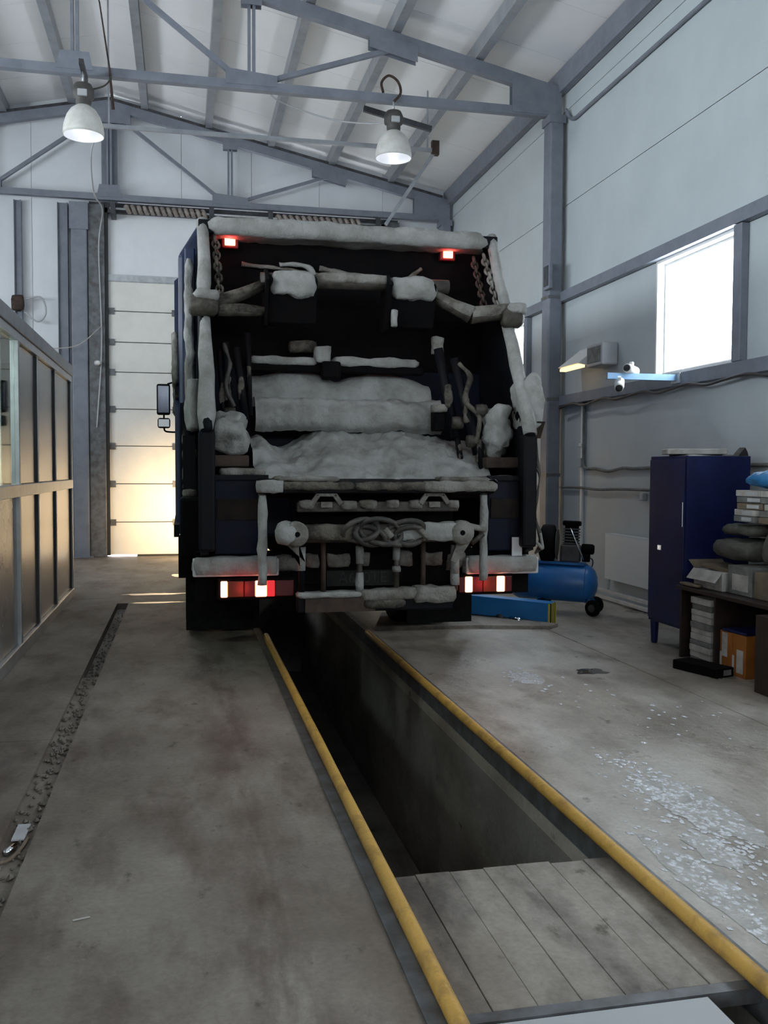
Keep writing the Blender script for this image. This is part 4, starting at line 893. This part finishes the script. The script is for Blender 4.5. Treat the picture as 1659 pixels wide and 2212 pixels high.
bank('hopper_snow', (.49, 2.22), [(6.34, 1.42), (6.42, 1.45), (6.54, 1.51), (6.66, 1.575), (6.78, 1.64), (6.9, 1.69), (7.02, 1.72), (7.2, 1.73)], .04, 7, 'snow', nx=90, seed=8, edge=lambda u, v: v*(.10*math.exp(-((u-.36)/.11)**2)-.06*math.exp(-((u-.14)/.07)**2)+.10*math.exp(-((u-.66)/.17)**2)+.05*math.exp(-((u-.04)/.04)**2))-.05*(1-v)*v)
B(.165, 2.425, 6.45, 7.4, 1.30, 1.36).build('hopper_floor', 'truck_dark', tk)
MB().lump(.82, 1.05, 7.30, 7.44, 2.42, 2.52, .04, .02).build('snow_crust', 'snow_slush', tk, True)
MB().lump(1.87, 1.96, 6.85, 6.95, 2.39, 2.52, .03, .02).build('snow_crust', 'snow_dirty', tk, True)
# hydraulic rams and links along both inner sides
for p, q, r in (((1.89, 6.80, 2.42), (2.02, 6.75, 1.75), .036), ((2.02, 6.75, 1.80), (2.07, 6.72, 1.47), .022), ((1.99, 6.72, 2.34), (2.16, 6.66, 1.62), .032), ((2.12, 6.68, 1.9), (2.20, 6.6, 1.46), .03), ((2.22, 6.7, 1.95), (2.18, 6.62, 1.5), .018),
                ((.30, 6.85, 2.42), (.34, 6.78, 1.80), .03), ((.38, 6.82, 2.38), (.44, 6.76, 1.86), .028), ((.26, 6.80, 2.35), (.29, 6.74, 1.78), .018), ((.47, 6.9, 2.5), (.48, 6.86, 1.9), .022)):
    rm = MB().tube([p, q], r, 12).build('hydraulic_ram', 'truck_dark', tk, True)
    c = lerp(p, q, .5); MB().lump(c.x-r*.7, c.x+r*.7, c.y-r*1.2, c.y-r*.2, c.z-.12, c.z+.06, .025, .018, 12, seed=p[0]).build('frost_patch', 'snow_slush', rm, True)
for (x, y, z) in ((2.02, 6.72, 1.86), (2.12, 6.66, 1.72), (2.18, 6.64, 1.95), (.33, 6.76, 1.9)):
    MB().lathe([(0, -.04), (.045, -.04), (.05, 0), (.045, .04), (0, .04)], (x, y, z), 0, 14).build('link_pin', 'dirty_metal', tk, True)
MB().tube(path([(2.02, 6.70, 2.30), (2.10, 6.66, 2.2), (2.06, 6.66, 2.02), (2.16, 6.62, 1.9), (2.14, 6.62, 1.7)], 6), .02, 8, amp=.012, fr=14).build('hydraulic_hose', 'snow_slush', tk, True)
MB().tube(path([(.29, 6.78, 2.40), (.33, 6.72, 2.25), (.30, 6.72, 2.1), (.36, 6.72, 1.95)], 6), .016, 8, amp=.01, fr=14).build('hydraulic_hose', 'hose_rubber', tk, True)
B(1.86, 1.95, 6.78, 6.90, 1.80, 1.95).build('ram_bracket', 'truck_black', tk, bevel=.01); MB().lump(1.85, 1.97, 6.74, 6.9, 1.94, 2.0, .03, .015).build('snow_cover', 'snow_dirty', tk, True)
# snow heaps on the side ledges
for a in ((.20, .43, 6.50, 6.80, 1.64, 1.90), (2.20, 2.42, 6.50, 6.80, 1.61, 1.99)):
    lg = B(a[0]-.02, a[1]+.02, 6.50, 6.82, 1.52, 1.60).build('side_ledge', 'rust', tk, bevel=.01)
    MB().lump(*a, .03, .085, 7, .85, seed=a[0]).build('snow_heap', 'snow', lg, True)
MB().lump(2.24, 2.42, 6.40, 6.62, 1.40, 1.46, .04, .02).build('snow_crust', 'snow_dirty', tk, True)
MB().lump(.24, .56, 6.38, 6.62, 1.455, 1.51, .04, .016).build('snow_crust', 'snow_dirty', tk, True)
# lower corner boxes
for x0, x1 in ((.205, .55), (2.15, 2.40)):
    lb = B(x0, x1, 6.37, 7.3, .92, 1.46).build('corner_box', 'truck_navy', tk, bevel=.01)
    B(x0+.02, x1-.02, 6.355, 6.37, 1.16, 1.30).build('box_plate', 'box_brown', lb)
    B(x0-.0, x1+.02, 6.34, 6.40, 1.43, 1.465).build('box_edge', 'truck_dark', lb)
MB().prism([(2.40, 1.30), (2.44, 1.30), (2.47, 1.10), (2.43, 1.10)], 1, 6.32, 6.35).build('flank_strip', 'snow_slush', tk)
# loading sill
sl = MB().prism([(6.16, 1.345), (6.16, 1.415), (6.36, 1.44), (6.47, 1.44), (6.47, 1.30)], 0, .49, 2.13).build('loading_sill', 'truck_dark', tk, bevel=.008)
for a, mm in (((.47, .66, 6.13, 6.24, 1.345, 1.43), 'snow'), ((.63, 1.15, 6.13, 6.22, 1.365, 1.42), 'snow_slush'), ((1.12, 1.66, 6.13, 6.22, 1.365, 1.42), 'snow_slush'), ((1.6, 2.15, 6.12, 6.24, 1.355, 1.43), 'snow_dirty'), ((.60, 1.05, 6.2, 6.42, 1.42, 1.455), 'snow_dirty'), ((1.75, 2.12, 6.2, 6.42, 1.42, 1.455), 'snow_dirty')):
    MB().lump(*a, .035, .016, 12, .5, seed=a[0]).build('snow_crust', mm, sl, True)
# end posts
for x in (.515, 2.06):
    p_ = MB().tube([(x, 6.20, .73), (x, 6.20, 1.345)], .026, 12).build('end_post', 'dirty_metal', tk, True)
    MB().tube([(x, 6.19, .73+i*.06) for i in range(11)], .029, 12, amp=.014, fr=14).build('snow_crust', 'snow', p_, True)
# bracket bar with two trapezoid hooks
bb = B(.75, 1.88, 6.20, 6.27, 1.215, 1.285).build('bracket_bar', 'dirty_metal', tk, bevel=.01)
for x0, x1 in ((.76, .86), (1.04, 1.16), (1.17, 1.30), (1.36, 1.45), (1.52, 1.62), (1.80, 1.88)): MB().lump(x0, x1, 6.18, 6.26, 1.235, 1.295, .025, .01, 12, seed=x0).build('snow_crust', 'snow_dirty', bb, True)
for xc in (.945, 1.70):
    h_ = MB()
    h_.bar((xc-.10, 6.19, 1.27), (xc-.055, 6.19, 1.335), .035, .03, (0, 1, 0)); h_.bar((xc+.10, 6.19, 1.27), (xc+.055, 6.19, 1.335), .035, .03, (0, 1, 0)); h_.bar((xc-.07, 6.19, 1.335), (xc+.07, 6.19, 1.335), .03, .028); h_.bar((xc-.04, 6.19, 1.265), (xc+.04, 6.19, 1.265), .03, .04)
    h_.build('hook_bracket', 'snow_dirty', bb, bevel=.005)
# lift bar with hubs, hose bundle
lb = MB().tube([(.68, 6.15, 1.075), (1.93, 6.15, 1.07)], .062, 14).build('lift_bar', 'dirty_metal', tk, True)
MB().lump(1.40, 1.86, 6.075, 6.19, 1.02, 1.145, .035, .018, 9).build('snow_cover', 'snow', lb, True)
MB().lump(.80, 1.12, 6.075, 6.19, 1.03, 1.135, .035, .014, 9).build('snow_crust', 'snow_slush', lb, True)
for xc, sg in ((.70, -1), (1.905, 1)):
    hb = MB().lathe([(0, -.04), (.075, -.04), (.085, -.02), (.085, .04), (0, .04)], (xc+.03*-sg, 6.11, 1.075), 1, 20).build('hub', 'snow_dirty', tk, True)
    MB().lathe([(0, -.045), (.018, -.045), (.018, -.03), (0, -.03)], (xc+.035*-sg, 6.11, 1.075), 1, 12).build('hub_hole', 'truck_black', hb)
    MB().prism([(xc-.05, 1.02), (xc+.05, 1.02), (xc-sg*.06, .86), (xc-sg*.10, .88)], 1, 6.13, 6.16).build('hub_web', 'snow_dirty', hb)
MB().lump(.60, .74, 6.06, 6.2, 1.0, 1.16, .03, .02, 9, .8).build('snow_crust', 'snow', tk, True)
MB().tube([(1.92, 6.12, 1.12), (2.06, 6.16, 1.09)], .022, 10).build('hub_link', 'snow_dirty', tk, True); MB().tube([(1.95, 6.12, 1.0), (2.04, 6.14, 1.06)], .018, 10).build('hub_link', 'dirty_metal', tk, True)
for k, (xc, zc_, r, tl) in enumerate(((1.16, 1.10, .10, .3), (1.30, 1.09, .12, -.3), (1.50, 1.06, .085, .2), (1.46, 1.08, .11, .5), (1.22, 1.06, .085, -.5))):
    MB().tube([(xc+r*1.2*math.cos(a), 6.07+.03*math.sin(a*2+k), zc_+r*(math.sin(a)*.7+tl*math.cos(a)*.5)) for a in [2*PI*i/20 for i in range(20)]], .019, 8, closed=True).build('hose_loop', 'hose_rubber', tk, True)
MB().tube([(1.32, 6.05, 1.11), (1.36, 6.05, 1.05)], [.02, .03], 10).build('hose_fitting', 'snow_dirty', tk, True)
MB().tube([(1.52, 6.06, 1.14), (1.63, 6.05, 1.04)], .022, 10).build('hose_sleeve', 'snow_dirty', tk, True)
# vertical guides between lift bar and bottom bar
for x, z0, z1, r, mm in ((.78, .66, 1.0, .022, 'truck_dark'), (.93, .66, 1.02, .018, 'rust'), (1.18, .66, 1.0, .020, 'dirty_metal'), (1.44, .66, 1.0, .020, 'dirty_metal'), (1.63, .66, 1.02, .018, 'rust'), (1.86, .66, 1.0, .022, 'dirty_metal')):
    gd = MB().tube([(x, 6.22, z0), (x, 6.22, z1)], r, 10).build('guide_bar', mm, tk, True)
    for za, zb in {1.18: ((.86, .98), (.67, .80)), 1.44: ((.88, .99), (.80, .84)), 1.86: ((.78, .98), (.70, .78)), .78: ((.82, .98),)}.get(x, ()): MB().tube([(x, 6.215, za), (x, 6.215, (za+zb)/2), (x, 6.215, zb)], r+.007, 10, amp=.012, fr=14).build('snow_crust', 'snow', gd, True)
B(.74, 1.90, 6.42, 6.46, .70, 1.30).build('lift_backplate', 'truck_black', tk)
for x0, x1 in ((.83, .92), (.98, 1.14), (1.22, 1.28), (1.47, 1.60), (1.66, 1.82)): MB().lump(x0, x1, 6.36, 6.43, .82, .92, .03, .02, 9, seed=x0).build('snow_crust', 'snow_dirty', tk, True)
# bottom bar with brown plate, snow on it
bt = B(.75, 1.84, 6.18, 6.30, .535, .66).build('bottom_bar', 'truck_dark', tk, bevel=.01)
B(.80, 1.28, 6.165, 6.18, .54, .635).build('face_plate', 'rust', bt)
MB().lump(.74, 1.20, 6.15, 6.29, .635, .675, .03, .01, 10).build('snow_cover', 'snow', bt, True); MB().lump(1.18, 1.58, 6.15, 6.29, .61, .685, .03, .018, 8).build('snow_cover', 'snow_dirty', bt, True); MB().lump(1.55, 1.86, 6.14, 6.29, .58, .70, .035, .03, 7).build('snow_cover', 'snow_dirty', bt, True)
MB().lump(1.2, 1.5, 6.155, 6.2, .56, .62, .03, .015, 8).build('snow_crust', 'snow_slush', bt, True)
# white bumper, snow caked
for x0, x1, z0, z1 in ((.06, .64, .775, .895), (1.98, 2.53, .755, .875)):
    bp_ = B(x0, x1, 6.33, 6.44, z0, z1).build('bumper', 'white_paint', tk, bevel=.01)
    MB().lump(x0, x1, 6.31, 6.43, z0+.01, z1+.012, .05, .014, 7, .35, seed=x0).build('snow_crust', 'snow', bp_, True)
for x0, x1 in ((.60, .80), (1.86, 2.0)): MB().lump(x0, x1, 6.40, 6.5, .79, .90, .04, .03, 7).build('snow_crust', 'snow_dirty', tk, True)
B(2.325, 2.402, 6.335, 6.345, .885, 1.02).build('reflector_plate', 'white_paint', tk)
# tail lamp clusters
def cluster(x0, x1, z0, z1, seg):
    c = B(x0, x1, 6.33, 6.42, z0, z1).build('tail_lamp', 'truck_black', tk, bevel=.01)
    for a, b, mm in seg:
        B(a, b, 6.312, 6.33, z0+.02, z1-.02).build('lens', mm, c, bevel=.006)
cluster(.22, .765, .615, .765, ((.245, .29, 'red_hot'), (.292, .40, 'amber_lens'), (.402, .475, 'red_lens'), (.478, .555, 'red_hot'), (.557, .61, 'red_lit'), (.612, .74, 'red_lens')))
cluster(1.905, 2.335, .61, .762, ((1.92, 1.968, 'red_lens'), (1.97, 2.022, 'red_hot'), (2.024, 2.10, 'red_lens'), (2.102, 2.205, 'amber_lens'), (2.207, 2.265, 'red_hot'), (2.267, 2.32, 'red_lens')))
for x in (.4, 2.11):
    l = bpy.data.lights.new('tail_glow', 'POINT'); l.energy = .3; l.color = (1, .06, .05); l.shadow_soft_size = .05
    lo = bpy.data.objects.new('tail_glow', l); COL.objects.link(lo); lo.parent = tk; lo.location = Vector((x, 6.24, .69))-Vector((1.29, 9, 0))
npl = B(.98, 1.50, 6.395, 6.41, .685, .795).build('number_plate', 'plate_dirty', tk)
cu = bpy.data.curves.new('plate_text', 'FONT'); cu.body = '\u0410650\u0422\u0415'; cu.size = .105; cu.align_x = 'CENTER'; cu.align_y = 'CENTER'; cu.extrude = .0008
po = bpy.data.objects.new('plate_text_curve', cu); COL.objects.link(po); bpy.context.view_layer.update()
me = bpy.data.meshes.new_from_object(po.evaluated_get(bpy.context.evaluated_depsgraph_get())); bpy.data.objects.remove(po)
MB(at(1.24, 6.3935, .74, 0, H)).add([v.co for v in me.vertices], [tuple(p.vertices) for p in me.polygons]).build('plate_lettering', 'plate_letter', npl)
# underframe, mudguards, wheels
for x in (.82, 1.66): B(x, x+.09, 6.5, 14.2, .72, .92).build('chassis_rail', 'truck_black', tk)
B(.08, 2.50, 6.46, 6.56, .60, .93).build('rear_crossmember', 'truck_black', tk)
for x0, x1 in ((.02, .64), (1.96, 2.56)):
    B(x0, x1, 8.02, 8.035, .13, .75).build('mudflap', 'rubber', tk)
    MB().prism([(8.04, .75), (8.05, .95), (8.25, 1.08), (9.45, 1.08), (9.65, .95), (9.66, .75), (9.62, .75), (9.6, .93), (9.43, 1.04), (8.27, 1.04), (8.09, .93), (8.08, .75)], 0, x0, x1).build('mudguard', 'rubber', tk)
def wheel(xa, xb, y, R_, duals):
    w_ = thing_part = None
    for (a, b) in duals:
        m_ = (a+b)/2; h_ = (b-a)/2
        w_ = MB().lathe([(.26, a+.02), (.40, a), (R_-.05, a+.005), (R_-.012, a+.03), (R_, a+.07), (R_, b-.07), (R_-.012, b-.03), (R_-.05, b-.005), (.40, b), (.26, b-.02)], (0, y, R_), 0, 40).build('tyre', 'rubber', tk, True)
        MB().lathe([(0, a+.06), (.10, a+.03), (.14, a+.09), (.25, a+.06), (.26, b-.06), (.0, b-.06)], (0, y, R_), 0, 24).build('rim', 'dirty_metal', w_, True)
wheel(0, 0, 8.87, .49, ((.02, .29), (.33, .60))); wheel(0, 0, 8.87, .49, ((1.98, 2.25), (2.29, 2.56)))
wheel(0, 0, 12.95, .49, ((.04, .32),)); wheel(0, 0, 12.95, .49, ((2.26, 2.54),))
MB().tube([(.45, 8.87, .49), (2.1, 8.87, .49)], .085, 14).build('rear_axle', 'truck_black', tk, True); MB().lathe([(.09, -.2), (.2, -.1), (.22, 0), (.2, .1), (.09, .2)], (1.29, 8.87, .49), 0, 18).build('differential', 'truck_black', tk, True)
MB().tube([(.2, 12.95, .47), (2.4, 12.95, .47)], .06, 12).build('front_axle', 'truck_black', tk, True)
# left flank gear: tool boxes and rails in the slot between tailgate and wheel
for (y0, y1, z0, z1) in ((6.75, 7.55, .86, 1.30), (9.8, 10.7, .50, .93), (10.8, 11.9, .50, .93)): B(-.02, .30, y0, y1, z0, z1).build('side_box', 'truck_black', tk, bevel=.02)
for (y0, y1, z) in ((6.9, 7.4, 1.32), (7.0, 7.5, 1.62), (7.1, 7.5, 1.12)): MB().lump(.0, .10, y0, y1, z-.03, z+.03, .04, .02, 9, seed=z).build('snow_crust', 'snow_dirty', tk, True)
MB().prism([(7.0, 1.30), (7.6, 1.30), (7.6, 1.95), (7.35, 1.95), (7.0, 1.75)], 0, .0, .09).build('flank_panel', 'truck_dark', tk)
B(-.04, .04, 7.65, 7.95, .62, .95).build('step_bracket', 'truck_black', tk); B(-.02, .06, 7.15, 7.3, .92, 2.0).build('ladder_rail', 'truck_dark', tk)
for k in range(7): MB().lump(.0, .06, 7.10, 7.17, .95+k*.12, 1.02+k*.12+random.uniform(0, .05), .03, .02, 14, seed=k).build('frost_patch', 'snow_slush', tk, True)
# cab, mirrors, headlamps
cabo = MB().prism([(12.42, .85), (14.20, .85), (14.25, 1.6), (13.95, 2.75), (13.8, 2.85), (12.42, 2.85)], 0, .06, 2.52).build('cab', 'truck_blue', tk, bevel=.04)
B(.08, 2.5, 14.2, 14.32, .45, .85).build('front_bumper', 'truck_dark', tk, bevel=.03); MB().prism([(14.262, 1.65), (14.275, 1.65), (13.985, 2.70), (13.972, 2.70)], 0, .25, 2.33).build('windscreen', 'mirror_glass', cabo)
for x in (.36, 2.22):
    hl = MB().lathe([(0, .0), (.10, .0), (.10, .05), (0, .06)], (x, 14.30, .72), 1, 18).build('headlamp', 'headlight_lens', tk, True)
    l = bpy.data.lights.new('headlamp_beam', 'SPOT'); l.energy = 330; l.color = (1, .72, .40); l.spot_size = 1.55; l.spot_blend = 1.0; l.shadow_soft_size = .08
    lo = bpy.data.objects.new('headlamp_beam', l); COL.objects.link(lo); lo.parent = tk; lo.location = Vector((x, 14.40, .72))-Vector((1.29, 9, 0)); lo.rotation_euler = (H, 0, .12 if x < 1 else -.1)
mr = MB().tube(path([(.08, 13.4, 2.62), (-.10, 13.05, 2.68), (-.20, 13.0, 2.66)], 5), .012, 8).build('mirror_arm', 'truck_black', tk, True)
B(-.345, -.165, 12.98, 13.06, 2.24, 2.66).build('mirror', 'truck_black', tk, bevel=.025); MB(at(-.255, 12.968, 2.45, .11)).box(-.072, .072, -.004, .004, -.18, .18).build('mirror_glass', 'mirror_glass', mr)
B(-.335, -.165, 12.98, 13.05, 2.06, 2.20).build('mirror', 'truck_black', tk, bevel=.03); B(-.32, -.18, 12.965, 12.979, 2.08, 2.18).build('mirror_glass', 'mirror_glass', mr)
MB().tube(path([(.08, 13.4, 2.02), (-.12, 13.05, 2.01), (-.23, 13.0, 2.02), (-.25, 13.0, 2.08)], 5), .012, 8).build('mirror_arm', 'truck_black', tk, True)
MB().tube([(-.25, 13.02, 2.19), (-.25, 13.02, 2.26)], .012, 8).build('mirror_stem', 'truck_black', tk, True)
MB().prism([(-.08, 2.65), (.0, 2.68), (.06, 2.5), (.06, 2.2), (.0, 2.25)], 1, 12.9, 13.0).build('wind_deflector', 'truck_black', tk)

for o in bpy.data.objects:
    if '_o' in o: del o['_o']
